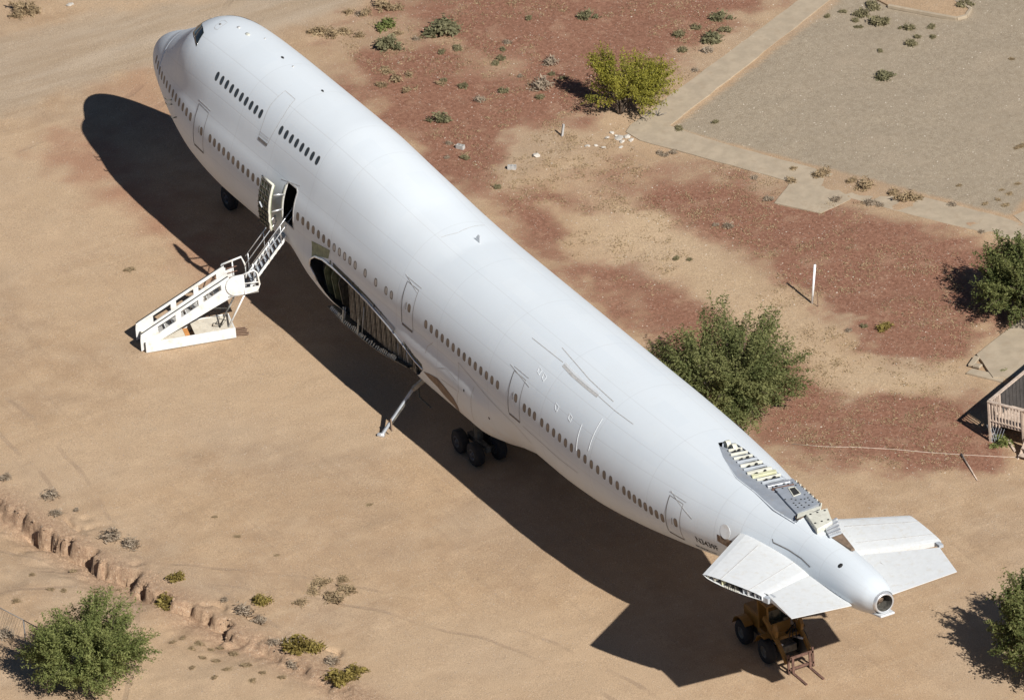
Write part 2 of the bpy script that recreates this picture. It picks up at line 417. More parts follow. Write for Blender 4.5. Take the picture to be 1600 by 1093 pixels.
A2 = gm.color_attributes.new('zones_more', 'FLOAT_COLOR', 'POINT')
A2.data.foreach_set('color', np.stack([np.clip(tint, 0, 1), wash, bank, low], -1).astype(np.float32).ravel())
m, nt, bs = new_mat('desert_soil'); n = N(nt); p = n.pos()
at = n.node('ShaderNodeAttribute', attribute_name='zones'); at2 = n.node('ShaderNodeAttribute', attribute_name='zones_more')
sep = n.node('ShaderNodeSeparateColor'); n.link(at.outputs['Color'], sep.inputs[0])
sep2 = n.node('ShaderNodeSeparateColor'); n.link(at2.outputs['Color'], sep2.inputs[0])
big = n.noise(p, .12, 4, .55); mid = n.noise(p, .75, 5, .6); fine = n.noise(p, 5.5, 5, .65); grit = n.noise(p, 22, 3, .7)
sand = n.mix(n.smooth(mid, .3, .72), (.350, .240, .150), (.432, .312, .203))
sand = n.mix(n.math('MULTIPLY', n.smooth(big, .42, .62), .55), sand, (.425, .295, .180))
sand = n.mix(n.math('MULTIPLY', n.smooth(big, .50, .36), .45), sand, (.365, .272, .188))
# drag streaks left by vehicles
st1 = n.noise(n.mapv(p, (.16, 2.2, 1), (0, 0, .25)), 1.0, 4, .6)
st2 = n.noise(n.mapv(p, (1.7, .13, 1), (0, 0, -.55)), 1.0, 4, .6)
sand = n.mix(n.math('MULTIPLY', n.smooth(st1, .52, .70), .40), sand, (.325, .23, .15))
sand = n.mix(n.math('MULTIPLY', n.smooth(st2, .54, .70), .35), sand, (.455, .335, .22))
wornf = n.noise(p, .055, 3, .5); sand = n.mix(n.math('MULTIPLY', n.smooth(wornf, .50, .62), .5), sand, (.455, .335, .222)); sand = n.mix(n.math('MULTIPLY', n.smooth(wornf, .48, .38), .4), sand, (.33, .232, .150))
trk = None
for (cx_, cy_, R_, w_) in [(20, -60, 42, .17), (20, -60, 43.7, .17), (5, -75, 52, .2), (5, -75, 53.8, .2), (62, -40, 34, .16), (62, -40, 35.6, .16), (70, 18, 9, .2), (70, 18, 10.7, .2), (48, -55, 38, .18), (48, -55, 39.7, .18), (-30, -10, 27, .25), (-30, -10, 29, .25)]:
    vd = n.node('ShaderNodeVectorMath', operation='DISTANCE'); n.link(p, vd.inputs[0]); vd.inputs[1].default_value = (cx_, cy_, 0)
    wob = n.math('ADD', vd.outputs['Value'], n.math('MULTIPLY', big, 1.6)); q_ = n.smooth(n.math('ABSOLUTE', n.math('SUBTRACT', wob, R_)), w_, w_*.4); trk = q_ if trk is None else n.math('MAXIMUM', trk, q_)
trk = n.math('MULTIPLY', trk, n.smooth(n.noise(p, .35, 3, .5), .42, .62))
sand = n.mix(n.math('MULTIPLY', trk, .6), sand, (.30, .215, .145))
sand = n.mix(n.math('MULTIPLY', sep2.outputs[0], .8), sand, (.315, .170, .108))
redc = n.mix(n.smooth(fine, .3, .7), (.180, .086, .055), (.285, .150, .100))
redc = n.mix(n.math('MULTIPLY', n.smooth(mid, .52, .66), .5), redc, (.33, .205, .135))
rf = n.math('ADD', n.math('MULTIPLY', sep.outputs[0], 1.0), n.math('MULTIPLY', n.math('SUBTRACT', mid, .5), 1.1))
rf = n.math('ADD', rf, n.math('MULTIPLY', n.math('SUBTRACT', fine, .5), .75))
rf = n.math('MULTIPLY', n.smooth(rf, .12, .92), n.smooth(sep.outputs[0], .0, .35))
col = n.mix(rf, sand, redc)
roadc = n.mix(n.smooth(n.noise(n.mapv(p, (.9, .12, 1), (0, 0, -.42)), 1.0, 4, .6), .3, .7), (.335, .255, .175), (.405, .325, .24))
col = n.mix(n.math('MULTIPLY', sep.outputs[1], .85), col, roadc)
lotc = n.mix(n.smooth(n.noise(p, 3.2, 6, .6), .25, .75), (.275, .222, .158), (.335, .278, .205))
lotc = n.mix(n.math('MULTIPLY', n.smooth(n.noise(p, .35, 4, .6), .5, .7), .5), lotc, (.34, .275, .20))
col = n.mix(sep.outputs[2], col, lotc)
washc = n.mix(n.smooth(fine, .3, .7), (.40, .29, .185), (.52, .39, .25))
col = n.mix(n.math('MULTIPLY', sep2.outputs[1], .55), col, washc)
bankc = n.mix(n.smooth(fine, .3, .7), (.25, .155, .098), (.40, .275, .18))
col = n.mix(n.math('MULTIPLY', sep2.outputs[2], .85), col, bankc)
# grit and pebbles
col = n.mix(1.0, col, n.ramp(grit, [(.28, .66), (.5, 1.0), (.74, 1.32)]), 'MULTIPLY')
peb = n.vor(p, 7.0); rnd = n.node('ShaderNodeTexVoronoi'); n.link(p, rnd.inputs['Vector']); rnd.inputs['Scale'].default_value = 7.0
rsep = n.node('ShaderNodeSeparateColor'); n.link(rnd.outputs['Color'], rsep.inputs[0])
stone = n.math('MULTIPLY', n.smooth(peb, .26, .14), n.smooth(rsep.outputs[0], .55, .63))
col = n.mix(n.math('MULTIPLY', stone, .55), col, (.52, .43, .34))
dark_st = n.math('MULTIPLY', n.smooth(peb, .24, .12), n.smooth(rsep.outputs[0], .34, .26))
col = n.mix(n.math('MULTIPLY', dark_st, .45), col, (.20, .13, .09))
n.link(col, bs.inputs['Base Color']); bs.inputs['Roughness'].default_value = .95; bs.inputs['Specular IOR Level'].default_value = .1
hgt = n.math('SUBTRACT', n.math('MULTIPLY', fine, .7), n.math('MULTIPLY', trk, .5))
hgt = n.math('ADD', hgt, n.math('ADD', n.math('MULTIPLY', grit, .35), n.math('MULTIPLY', stone, .5)))
n.link(n.bump(hgt, .55, .05), bs.inputs['Normal'])
gm.materials.append(m); SOIL = m
ground = bpy.data.objects.new('ground', gm); COL.objects.link(ground); tag(ground, kind='structure')
def gpz(u, v, sink=0.0):
    """ground point under a photo pixel, on the uneven terrain"""
    z = 0.0
    for _ in range(5):
        q = gp(u, v, z); z = float(ground_z(q[0], q[1]))
    return Vector((q[0], q[1], z-sink))
# ------------------------------------------------------------------ paths and slabs
def slab(name, pts, thick, mat, label=None, cat=None, top=.03, kind=None, jag=0.0):
    g = G2(pts); out = []
    for i in range(len(g)):
        a, b = g[i], g[(i+1) % len(g)]; L = np.linalg.norm(b-a); k = max(1, int(L/.7))
        nrm = np.array([b[1]-a[1], a[0]-b[0]])/L
        for t in np.arange(k)/k: out.append(a+(b-a)*t+nrm*(jag*(random.random()-.5) if 0 < t else 0))
    mb = MB(); mb.prism([(q[0], q[1], top-thick) for q in out], (0, 0, thick))
    o = mb.build(name, mat); 
    if kind: tag(o, kind=kind)
    if label: tag(o, label, cat)
    return o
slab('path', [(1316, -14), (1268, -14), (985, 196), (978, 207), (1000, 220), (1240, 286), (1430, 338), (1590, 377), (1740, 415), (1740, 375), (1600, 352), (1570, 341), (1300, 272), (1120, 222), (1046, 197)], .14, M['concrete'], top=.035, kind='structure', jag=.07)
slab('paved_apron', [(1236, 284), (1308, 296), (1330, 312), (1282, 334), (1210, 318)], .12, M['concrete'], top=.043, kind='structure', jag=.08)
slab('path', [(1600, 352), (1750, 290), (1750, 262), (1584, 338)], .12, M['concrete'], top=.047, kind='structure', jag=.05)
# ------------------------------------------------------------------ airliner
def phi_z(X, z):
    """phi on the port side where the skin reaches height z"""
    ph = np.radians(np.arange(5, 175, .25)); P = F(np.full(ph.shape, X), ph)
    return float(ph[np.argmin(np.abs(P[:, 2]-z))])
plane = thing('airliner', (35, 0, 0), 'white stripped airliner fuselage without wings or fin parked on sand', 'airplane')
# paint: white with seams, tonal panels and grime, laid out in skin coordinates (metres along, girth)
m, nt, bs = new_mat('fuselage_paint'); n = N(nt); p = n.pos()
uvn = n.node('ShaderNodeUVMap', uv_map='skin'); sx = n.node('ShaderNodeSeparateXYZ'); n.link(uvn.outputs[0], sx.inputs[0])
U, V = sx.outputs[0], sx.outputs[1]
def near(v, c, w): return n.smooth(n.math('ABSOLUTE', n.math('SUBTRACT', v, c)), w, w*.35)
ring = None
for c in (6.0, 13.2, 16.6, 20.6, 23.2, 29.6, 33.5, 38.2, 43.0, 47.5, 52.2, 57.0, 58.6, 60.4, 62.3, 64.0):
    q = near(U, c, .035); ring = q if ring is None else n.math('MAXIMUM', ring, q)
lap = None
for c in (.32, .75, 1.05, 1.62, -.40, -.9):
    q = near(V, c, .008); lap = q if lap is None else n.math('MAXIMUM', lap, q)
br = n.node('ShaderNodeTexBrick'); n.link(n.mapv(uvn.outputs[0], (.11, .55, 1)), br.inputs['Vector'])
br.inputs['Scale'].default_value = 2.0; br.inputs['Mortar Size'].default_value = 0.0
br.inputs['Color1'].default_value = (.625, .672, .705, 1); br.inputs['Color2'].default_value = (.65, .693, .72, 1)
col = br.outputs['Color']
g1 = n.noise(p, .5, 5, .6); g2 = n.noise(n.mapv(p, (1, 1, .25)), 3.5, 6, .7); g3 = n.noise(p, 7, 5, .7)
col = n.mix(n.math('MULTIPLY', n.smooth(g1, .45, .7), .20), col, (.595, .625, .64))
col = n.mix(n.math('MULTIPLY', n.smooth(g2, .56, .78), .22), col, (.60, .56, .50))
col = n.mix(n.math('MULTIPLY', n.smooth(g3, .70, .80), .35), col, (.52, .48, .42))
# dust kicked up onto the lower skin of the belly
low = n.math('MULTIPLY', n.smooth(V, 1.75, 2.5), n.smooth(n.noise(p, 1.1, 5, .6), .3, .65))
col = n.mix(n.math('MULTIPLY', low, .35), col, (.60, .52, .43))
col = n.mix(n.math('MULTIPLY', ring, .13), col, (.30, .28, .26))
col = n.mix(n.math('MULTIPLY', lap, .16), col, (.33, .30, .27))
n.link(col, bs.inputs['Base Color']); bs.inputs['Roughness'].default_value = .34
n.link(n.math('ADD', .42, n.math('MULTIPLY', g2, .22)), bs.inputs['Roughness'])
hb = n.math('SUBTRACT', n.math('MULTIPLY', n.noise(p, 1.7, 3, .5), .6), n.math('ADD', ring, lap))
n.link(n.bump(hb, .12, .02), bs.inputs['Normal'])
bs.inputs['Specular IOR Level'].default_value = .35
M['skin'] = m
# --- skin mesh with openings (door, wing root, fin root)
wing_px_top = [(484, 412), (486, 404), (493, 401), (505, 406), (520, 418), (545, 441), (575, 471), (605, 507), (632, 541), (650, 565), (661, 577)]
wing_top = [pick(u, v) for u, v in wing_px_top]
wing_poly = [(x_, f_) for x_, f_ in wing_top]+[(32.0, 2.08), (31.2, 2.25), (29.6, 2.5), (27.5, 2.72), (25.5, 2.72), (23.8, 2.62), (22.6, 2.36), (21.6, 2.12), (21.1, 1.98)]
door_poly = [(18.50, phi_z(18.5, 7.12)), (18.62, phi_z(18.6, 7.24)), (19.38, phi_z(19.4, 7.24)), (19.52, phi_z(19.5, 7.12)), (19.58, phi_z(19.6, 5.34)), (18.50, phi_z(18.5, 5.34))]
FZ = 8.85
fin_px = [(1122, 690), (1129, 711), (1149, 741), (1177, 762), (1207, 789), (1241, 810), (1283, 785), (1265, 766), (1240, 745), (1205, 720), (1171, 698), (1153, 688), (1135, 687)]
fin_xy = [gp(u, v, FZ)[:2] for u, v in fin_px]
def skin_phi(xq, yq): return float(np.arctan2(-yq, (FZ+.02)-float(f_zm(xq))))
fin_poly = [(xq, skin_phi(xq, yq)) for xq, yq in fin_xy]
NA = 440
Xs = np.concatenate([np.array([0.0, .004, .02, .05, .1, .17, .26]), np.arange(.36, 3, .12), np.arange(3, 67.55, .09), [67.6]])
Ph = np.linspace(-math.pi, math.pi, NA, endpoint=False)
SX, SP = np.meshgrid(Xs, Ph, indexing='ij')
RR = 3.3
inside = np.zeros(SX.shape, bool)
for poly in (wing_poly, door_poly, fin_poly):
    P2 = np.array([(a, b*RR) for a, b in poly])
    # snap nearby grid points onto the outline
    best = np.full(SX.shape, 1e9); bx = SX.copy(); bp = SP*RR
    for i in range(len(P2)):
        a, b = P2[i], P2[(i+1) % len(P2)]; d = b-a; L = d@d
        t = np.clip(((SX-a[0])*d[0]+(SP*RR-a[1])*d[1])/L, 0, 1)
        qx = a[0]+t*d[0]; qp = a[1]+t*d[1]; q = (SX-qx)**2+(SP*RR-qp)**2
        u_ = q < best; best = np.where(u_, q, best); bx = np.where(u_, qx, bx); bp = np.where(u_, qp, bp)
    s_ = best < .042**2
    SX = np.where(s_, bx, SX); SP = np.where(s_, bp/RR, SP)
PV = F(SX, SP)
ii = np.arange(SX.size).reshape(SX.shape)
q4 = np.stack([ii[:-1], np.roll(ii, -1, 1)[:-1], np.roll(ii, -1, 1)[1:], ii[1:]], -1)
cx = (SX[:-1]+SX[1:])/2; cp = SP[:-1]+math.pi/NA
cx = (SX[:-1]+SX[1:]+np.roll(SX, -1, 1)[:-1]+np.roll(SX, -1, 1)[1:])/4
spn = np.roll(SP, -1, 1); spn = np.where(spn < SP-3, spn+2*math.pi, spn)
cp = (SP[:-1]+SP[1:]+spn[:-1]+spn[1:])/4
keep = np.ones(cx.shape, bool)
for poly in (wing_poly, door_poly, fin_poly):
    keep &= ~in_poly(cx, cp, np.array(poly))
faces = q4[keep]
sk = mesh_obj('fuselage_skin', PV.reshape(-1, 3), faces, M['skin'], plane, smooth=True, uv=np.stack([SX, SP], -1).reshape(-1, 2))
sk.cycles.shadow_terminator_offset = .12; sk.cycles.shadow_terminator_geometry_offset = .25
# --- ribbons and patches that follow the skin
def ribbon(name, pts, w, off, mat, parent=plane, closed=False, step=.12, thick=0.0):
    pts = [np.array(q, float) for q in pts]
    if closed: pts = pts+[pts[0]]
    ps = [pts[0]]
    for a, b in zip(pts[:-1], pts[1:]):
        L = math.hypot(b[0]-a[0], (b[1]-a[1])*RR); k = max(1, int(L/step))
        for j in range(1, k+1): ps.append(a+(b-a)*j/k)
    ps = np.array(ps); C = F(ps[:, 0], ps[:, 1], off); Nn = Fn(ps[:, 0], ps[:, 1])
    T = np.gradient(C, axis=0)
    if closed: T[0] = T[-1] = (C[1]-C[-2])
    S = np.cross(T, Nn); S /= np.linalg.norm(S, axis=1)[:, None]+1e-9
    a = C-S*w/2; b = C+S*w/2; k = len(C)
    if thick:
        v = np.concatenate([a, b, a-Nn*thick, b-Nn*thick]); f = []
        for i in range(k-1):
            f += [(i, i+1, k+i+1, k+i), (2*k+i, i, i+1, 2*k+i+1)[::-1], (k+i, 3*k+i, 3*k+i+1, k+i+1)[::-1]]
        return mesh_obj(name, v, f, mat, parent)
    v = np.concatenate([a, b]); f = [(i, i+1, k+i+1, k+i) for i in range(k-1)]
    return mesh_obj(name, v, f, mat, parent, smooth=True)
def patch(name, corners, off, mat, parent=plane, nu=8, nv=14, edge=True, round_=0.0):
    """four (X, phi) corners, bilinear, with a skirt down to the skin"""
    c = [np.array(q) for q in corners]; uu, vv = np.meshgrid(np.linspace(0, 1, nu), np.linspace(0, 1, nv), indexing='ij')
    if round_:
        for (cu, cv) in ((0, 0), (1, 0), (0, 1), (1, 1)): pass
    q = (c[0]*((1-uu)*(1-vv))[..., None]+c[1]*(uu*(1-vv))[..., None]+c[2]*(uu*vv)[..., None]+c[3]*((1-uu)*vv)[..., None])
    P = F(q[..., 0], q[..., 1], off); I = np.arange(nu*nv).reshape(nu, nv)
    f = np.stack([I[:-1, :-1], I[:-1, 1:], I[1:, 1:], I[1:, :-1]], -1).reshape(-1, 4).tolist()
    v = P.reshape(-1, 3).tolist()
    if edge and mat is not M['skin']:
        loop = list(I[:, 0])+list(I[-1, 1:])+list(I[-2::-1, -1])+list(I[0, -2:0:-1]); base = len(v)
        B = F(q[..., 0], q[..., 1], -.004).reshape(-1, 3)
        v += [B[i].tolist() for i in loop]; k = len(loop)
        f += [(loop[i], loop[(i+1) % k], base+(i+1) % k, base+i) for i in range(k)]
    return mesh_obj(name, v, f, mat, parent, smooth=True, uv=[(1.0, 0.1)]*len(v) if mat is M['skin'] else None)
def place_on_skin(o, X, ph, off=0.0, parent=plane, turn=0.0):
    P = F(X, ph, off); nn = Vector(Fn(X, ph)); tx = Vector(F(X+.02, ph)-F(X-.02, ph)).normalized()
    ty = nn.cross(tx); tx = ty.cross(nn)
    R = Matrix((tx, ty, nn)).transposed().to_4x4()
    o.matrix_basis = Matrix.Translation(Vector(P)) @ R @ Matrix.Rotation(turn, 4, 'Z'); attach(o, parent); return o
# --- cabin windows
def oval(w, h, k=16, n_=2.6):
    return [(w/2*math.copysign(abs(math.cos(t))**(2/n_), math.cos(t)), h/2*math.copysign(abs(math.sin(t))**(2/n_), math.sin(t))) for t in np.linspace(0, 2*math.pi, k, endpoint=False)]
def window_mesh(w, h, pane, rim=.026, R=3.25):
    k = 16; mb = MB(); o1 = oval(w, h); o2 = oval(w-2*rim, h-2*rim); cz = lambda y_: -y_*y_/(2*R)
    vs = [(a, b, cz(b)-.02) for a, b in o1]+[(a, b, cz(b)+.0030) for a, b in o1]+[(a, b, cz(b)+.0035) for a, b in o2]+[(a, b, cz(b)+.0015) for a, b in o2]
    fs = [(r*k+i, r*k+(i+1) % k, (r+1)*k+(i+1) % k, (r+1)*k+i) for r in range(3) for i in range(k)]
    mb.add(vs, fs, 0)
    # pane: strips between mirrored rim points, following the curve of the skin
    pf = [(i, i+1, (8-i-1) % k, (8-i) % k) for i in range(0, 4)]+[(i, i-1, (8-i+1) % k, (8-i) % k) for i in range(0, -4, -1)]
    pf = [tuple(dict.fromkeys(q % k for q in f)) for f in pf]
    mb.add([(a, b, cz(b)+.0018) for a, b in o2], [f for f in pf if len(f) > 2], 1)
    me = bpy.data.meshes.new('window'); me.from_pydata(mb.v, [], mb.f); me.materials.append(M['frame']); me.materials.append(pane)
    me.polygons.foreach_set('material_index', np.array(mb.m, np.int32)); me.update(); return me
WM = window_mesh(.285, .41, M['pane'], .032); WU = window_mesh(.28, .46, M['pane_dark'], .024, 2.4)
def window_row(px, me, count=None):
    q = np.array([pick(u, v) for u, v in px])
    if count:
        t = np.linspace(0, 1, count); s = np.linspace(0, 1, len(q))
        q = np.stack([np.interp(t, s, q[:, 0]), np.interp(t, s, q[:, 1])], 1)
    for a, b in q:
        o = bpy.data.objects.new('window', me); COL.objects.link(o); place_on_skin(o, a, b, .001)
def zz(pts, ox, oy, s): return [(ox+a/s, oy+b/s) for a, b in pts]
window_row(zz([(577, 372), (587, 408), (598, 442), (611, 473), (626, 500), (642, 527), (660, 555), (680, 585), (699, 611), (720, 639), (743, 669), (766, 700), (790, 730)], 100, 0, 4), WM)
window_row([(328.2, 216.5), (368, 254), (411, 290.5)], WM, 12)
WL = window_mesh(.285, .41, simple('window_shade', (.40, .37, .33), .6, var=.2), .045)
window_row([(465.2, 338.5), (513.9, 380)], WM, 7); window_row([(522.2, 386.8), (555, 414.3)], WL, 5)
window_row([(570.6, 426.5)], WL); window_row([(587.1, 441.1)], WL); window_row([(603.2, 454), (611.6, 460.9)], WL)
window_row([(665.4, 506.6), (777.4, 601)], WM, 14)
window_row([(819.4, 637), (835.2, 649.5)], WM, 3)
window_row([(846.6, 660), (892.9, 699)], WM, 6)
window_row(zz([(15, 233), (256, 430), (461, 576)], 900, 640, 3.415), WM, 15)
window_row(zz([(957, 478), (1093, 595), (1229, 712)], 100, 0, 4), WU, 10)
window_row([(438.9, 203.9), (496, 250.7)], WU, 8)
M['seam_mid'] = simple('door_gap', (.30, .28, .26), .6, var=.3, scale=6)
# --- passenger doors
def passenger_door(x0, x1, z0, z1, wx, lean=0.0):
    c = [(x0, phi_z(x0, z1)), (x1, phi_z(x1, z1)), (x1+lean, phi_z(x1+lean, z0)), (x0+lean, phi_z(x0+lean, z0))]
    d = patch('door', c, .004, M['skin'])
    ribbon('door_seal', [c[0], c[1], c[2], c[3]], .035, .008, M['seam_mid'], d, closed=True)
    ribbon('door_sill', [(c[3][0]+.05, c[3][1]+.012), (c[2][0]-.03, c[2][1]+.012)], .10, .016, M['seam'], d)
    ribbon('door_edge', [(c[0][0]+.03, c[0][1]+.01), (c[3][0]+.03, c[3][1]-.01)], .03, .017, M['seam'], d)
    ribbon('rain_gutter', [(c[0][0]-.1, c[0][1]-.05), (c[1][0]+.15, c[1][1]-.05)], .025, .012, M['seam_soft'], d, thick=.01)
    wz = phi_z(wx, 6.27); o = bpy.data.objects.new('door_window', WM); COL.objects.link(o); place_on_skin(o, wx, wz, .005, d)
    h = ribbon('door_handle', [(wx-.26, wz-.055), (wx-.26, wz+.055)], .05, .022, M['seam'], d, thick=.01)
    return d
passenger_door(9.30, 10.42, 5.30, 7.22, 10.18)
passenger_door(30.08, 31.15, 5.28, 7.22, 30.78)
passenger_door(40.10, 41.15, 5.28, 7.22, 40.78)
passenger_door(53.72, 54.75, 5.50, 7.25, 54.42, -.06)
for a, b in [((531, 295), (580, 375)), ((540, 440), (635, 562))]: pass
for pts in [zz([(531, 295), (580, 375)], 440, 320, 2.733), zz([(540, 440), (640, 562)], 640, 440, 3.417), zz([(508, 430), (620, 580)], 900, 640, 3.415), zz([(410, 135), (610, 210)], 380, 260, 6.83)]:
    ribbon('drip_rail', [pick(*q) for q in pts], .02, .014, M['seam_soft'], thick=.012)
# upper-deck escape door
ud = [pick(*q) for q in zz([(1383, 568), (1446, 622), (1375, 722), (1332, 792), (1270, 908), (1215, 862), (1241, 780), (1290, 660)], 100, 0, 4)]
du = patch('upper_deck_door', [(15.05, ud[0][1]), (16.1, ud[1][1]), (15.95, ud[4][1]), (15.0, ud[5][1])], .003, M['skin'])
ribbon('door_seal', ud, .03, .007, M['seam_soft'], du, closed=True)
ribbon('door_sill', [ud[5], ud[4]], .13, .018, M['seam'], du)
ribbon('door_hinge', [(ud[5][0], ud[5][1]-.055), (ud[4][0], ud[4][1]-.055)], .02, .018, M['seam_soft'], du)
ribbon('door_hinge', [(ud[5][0], ud[5][1]-.085), (ud[4][0], ud[4][1]-.085)], .02, .018, M['seam_soft'], du)
# --- flight deck windows
cw = [[(780, 226), (806, 380), (700, 572), (655, 372)]]
k = [pick(*q) for q in zz(cw[0], 230, 10, 9.1)]
side_win = [(5.90, .135), (7.05, .255), (7.45, .445), (6.22, .345)]
def cockpit_pane(c, mir=1):
    c = [(a, b*mir) for a, b in c]
    if mir < 0: c = [c[1], c[0], c[3], c[2]]
    return patch('cockpit_window', c, .012, M['glass'], nu=8, nv=8)
for mir in (1, -1):
    kk = [(a, b) for a, b in k]
    a0, a1, a2, a3 = [np.array(q) for q in kk]
    mid_t = (a0+a1)/2; mid_b = (a3*.55+a2*.45)
    cockpit_pane([tuple(a0), tuple(mid_t-np.array([.02, 0])), tuple(mid_b-np.array([.02, 0])), tuple(a3)], mir)
    cockpit_pane([tuple(mid_t+np.array([.03, 0])), tuple(a1), tuple(a2), tuple(mid_b+np.array([.03, 0]))], mir)
    cockpit_pane([(5.35, .015), (5.86, .015), (5.86, .13), (5.30, .24)], mir)
# --- roof hatch, small roof fittings
hx = [pick(*q) for q in zz([(955, 300), (1060, 205), (1100, 200), (1138, 235), (1110, 255), (1000, 335), (965, 325)], 230, 10, 9.1)]
hatch = patch('roof_hatch', [hx[1], hx[3], hx[5], hx[0]], .003, M['skin'], nu=6, nv=6); ribbon('hatch_seal', hx, .025, .007, M['seam_soft'], hatch, closed=True)
def fitting(u, v, w, h, mat, hh=.03):
    X, ph = pick(u, v); mb = MB(); mb.lathe((0, 0, -.01), (0, 0, 1), [(0, .5), (.02+hh, .42), (.02+hh, 0)], 12)
    mb.v = [(a*w, b*h, c) for a, b, c in mb.v]
    o = mb.build('roof_fitting', mat); place_on_skin(o, X, ph, 0)
for u, v, w, h, mt in [(344.4, 38.5, .14, .10, 'seam'), (373, 43.5, .22, .16, 'seam_soft'), (387, 54, .34, .2, 'primer_pale'), (441.5, 90.5, .24, .12, 'hole'), (458, 104.5, .12, .1, 'seam_soft'), (504, 142.5, .22, .1, 'hole'), (414, 61, .1, .1, 'seam_soft')]:
    fitting(u, v, w, h, M[mt])
mb = MB(); mb.prism([(-.22, 0, -.03), (.26, 0, -.03), (.24, 0, .34), (.10, 0, .36)], (0, .03, 0)); o = mb.build('blade_antenna', M['metal']); place_on_skin(o, *pick(745, 376))
# --- registration lettering
def lettering(txt, pa, pb, size, slant=0):
    cu = bpy.data.curves.new('t', 'FONT'); cu.body = txt; cu.size = size; cu.shear = slant; cu.offset = size*.018
    to = bpy.data.objects.new('t', cu); COL.objects.link(to)
    dg = bpy.context.evaluated_depsgraph_get(); me = to.evaluated_get(dg).to_mesh()
    v = np.array([w.co[:] for w in me.vertices]); f = [tuple(q.vertices) for q in me.polygons]
    to.evaluated_get(dg).to_mesh_clear(); bpy.data.objects.remove(to)
    t = v[:, 0]/v[:, 0].max(); a, b = pick(*pa), pick(*pb)
    X = a[0]+(b[0]-a[0])*t; base = a[1]+(b[1]-a[1])*t; r = rho(X, base)
    P = F(X, base-v[:, 1]/r, .010)
    return mesh_obj('registration_lettering', P, f, M['lettering'], plane)
lettering('N3439F', (1088.5, 845), (1124.5, 860.5), .44)
lettering('BOEING 747', (1089, 852.5), (1123, 866.5), .24, .25)
# --- bare patch and round plate by the tailplane root
patch('bare_panel', [(57.22, 1.46), (58.25, 1.50), (58.05, 1.70), (57.25, 1.60)], .006, M['brown'], nu=6, nv=6)
X_, p_ = pick(1133, 830); mb = MB(); mb.lathe((0, 0, -.004), (0, 0, 1), [(0, .33), (.010, .325), (.0102, 0)], 24); mb.sm = [False]*len(mb.sm); o = mb.build('round_cover', M['white']); place_on_skin(o, X_, p_, .0)
X_, p_ = pick(1313, 883); mb = MB(); mb.lathe((0, 0, -.01), (0, 0, 1), [(0, .13), (.02, .12), (.022, 0)], 7); o = mb.build('punched_hole', M['hole']); place_on_skin(o, X_, p_, 0)
# tailplane trim slots
for sgn in (1, -1):
    ribbon('trim_slot', [(60.5, sgn*1.02), (60.62, sgn*1.10), (61.6, sgn*1.08), (62.6, sgn*1.12), (63.3, sgn*1.24)], .05, .012, M['seam'])
# scars, stains and gouges on the rear crown
for pts, w, mt in [(zz([(655, 300), (820, 430)], 640, 440, 3.417), .03, 'seam_soft'), (zz([(815, 352), (960, 520), (1090, 640)], 640, 440, 3.417), .035, 'seam_soft'), (zz([(1010, 610), (1100, 690), (1195, 760)], 640, 440, 3.417), .03, 'seam_soft'),
                   (zz([(890, 900), (900, 820), (920, 760)], 640, 440, 3.417), .04, 'white'), (zz([(955, 900), (990, 800), (1030, 730)], 640, 440, 3.417), .04, 'white')]:
    ribbon('skin_scar', [pick(*q) for q in pts], w, .012, M[mt], thick=.012)
ribbon('fairing_edge', [pick(689, 371), pick(715, 364), pick(757, 352)], .03, .006, M['seam_soft'])
pts = zz([(820, 445), (870, 500), (930, 552), (1005, 612)], 640, 440, 3.417); ribbon('torn_strip', [pick(*q) for q in pts], .13, .010, M['seam_soft'], thick=.008); ribbon('torn_strip', [pick(*(q[0]+3, q[1]-3)) for q in pts], .10, .018, M['white'], thick=.015)
for u, v in [(846, 575), (853, 585), (872, 632), (893, 648)]:
    X_, p_ = pick(u, v); ribbon('skin_scar', [(X_-.18, p_), (X_+.12, p_+.02), (X_+.1, p_+.09), (X_-.1, p_+.07)], .035, .012, M['white'], closed=True, thick=.012)
# probes under the nose
for u, v in [(262, 158), (263, 165), (270, 185)]:
    X_, p_ = pick(u+6, v-2); a = Vector(F(X_, p_)); nn = Vector(Fn(X_, p_)); mb = MB(); mb.bar(a, a+nn*.22, .03, .05); mb.tube([a+nn*.22+Vector((.05, 0, 0)), a+nn*.22+Vector((-.22, 0, 0))], .02, 6); mb.build('air_probe', M['metal_dark'], plane)
# --- fairing panel lines behind the wing root
for pts in [zz([(260, 430), (262, 580), (255, 650)], 640, 440, 3.417), zz([(150, 460), (195, 462), (250, 530)], 640, 440, 3.417), zz([(170, 520), (255, 582)], 640, 440, 3.417), zz([(345, 560), (345, 740)], 640, 440, 3.417), zz([(260, 430), (420, 620), (560, 760), (650, 860)], 640, 440, 3.417), zz([(605, 770), (800, 945), (900, 1020)], 640, 440, 3.417), zz([(85, 380), (95, 345), (125, 325)], 640, 440, 3.417)]:
    ribbon('panel_line', [pick(*q) for q in pts], .03, .008, M['seam_soft'])
for u, v in [(290, 580), (425, 728)]:
    fitting(*zz([(u, v)], 640, 440, 3.417)[0], .12, .16, M['hole'], 0)
cres = [pick(*q) for q in zz([(75, 478), (110, 492), (150, 515), (190, 562), (235, 620), (262, 668), (278, 705), (240, 660), (195, 615), (150, 560), (110, 520)], 640, 440, 3.417)]
cm = np.array(cres); c0 = cm.mean(0)
vs = [F(a, b, .012) for a, b in cres]; nq = len(vs)
top = cres[:6]; bot = [cres[0]]+cres[:5:-1][:-0 or None]
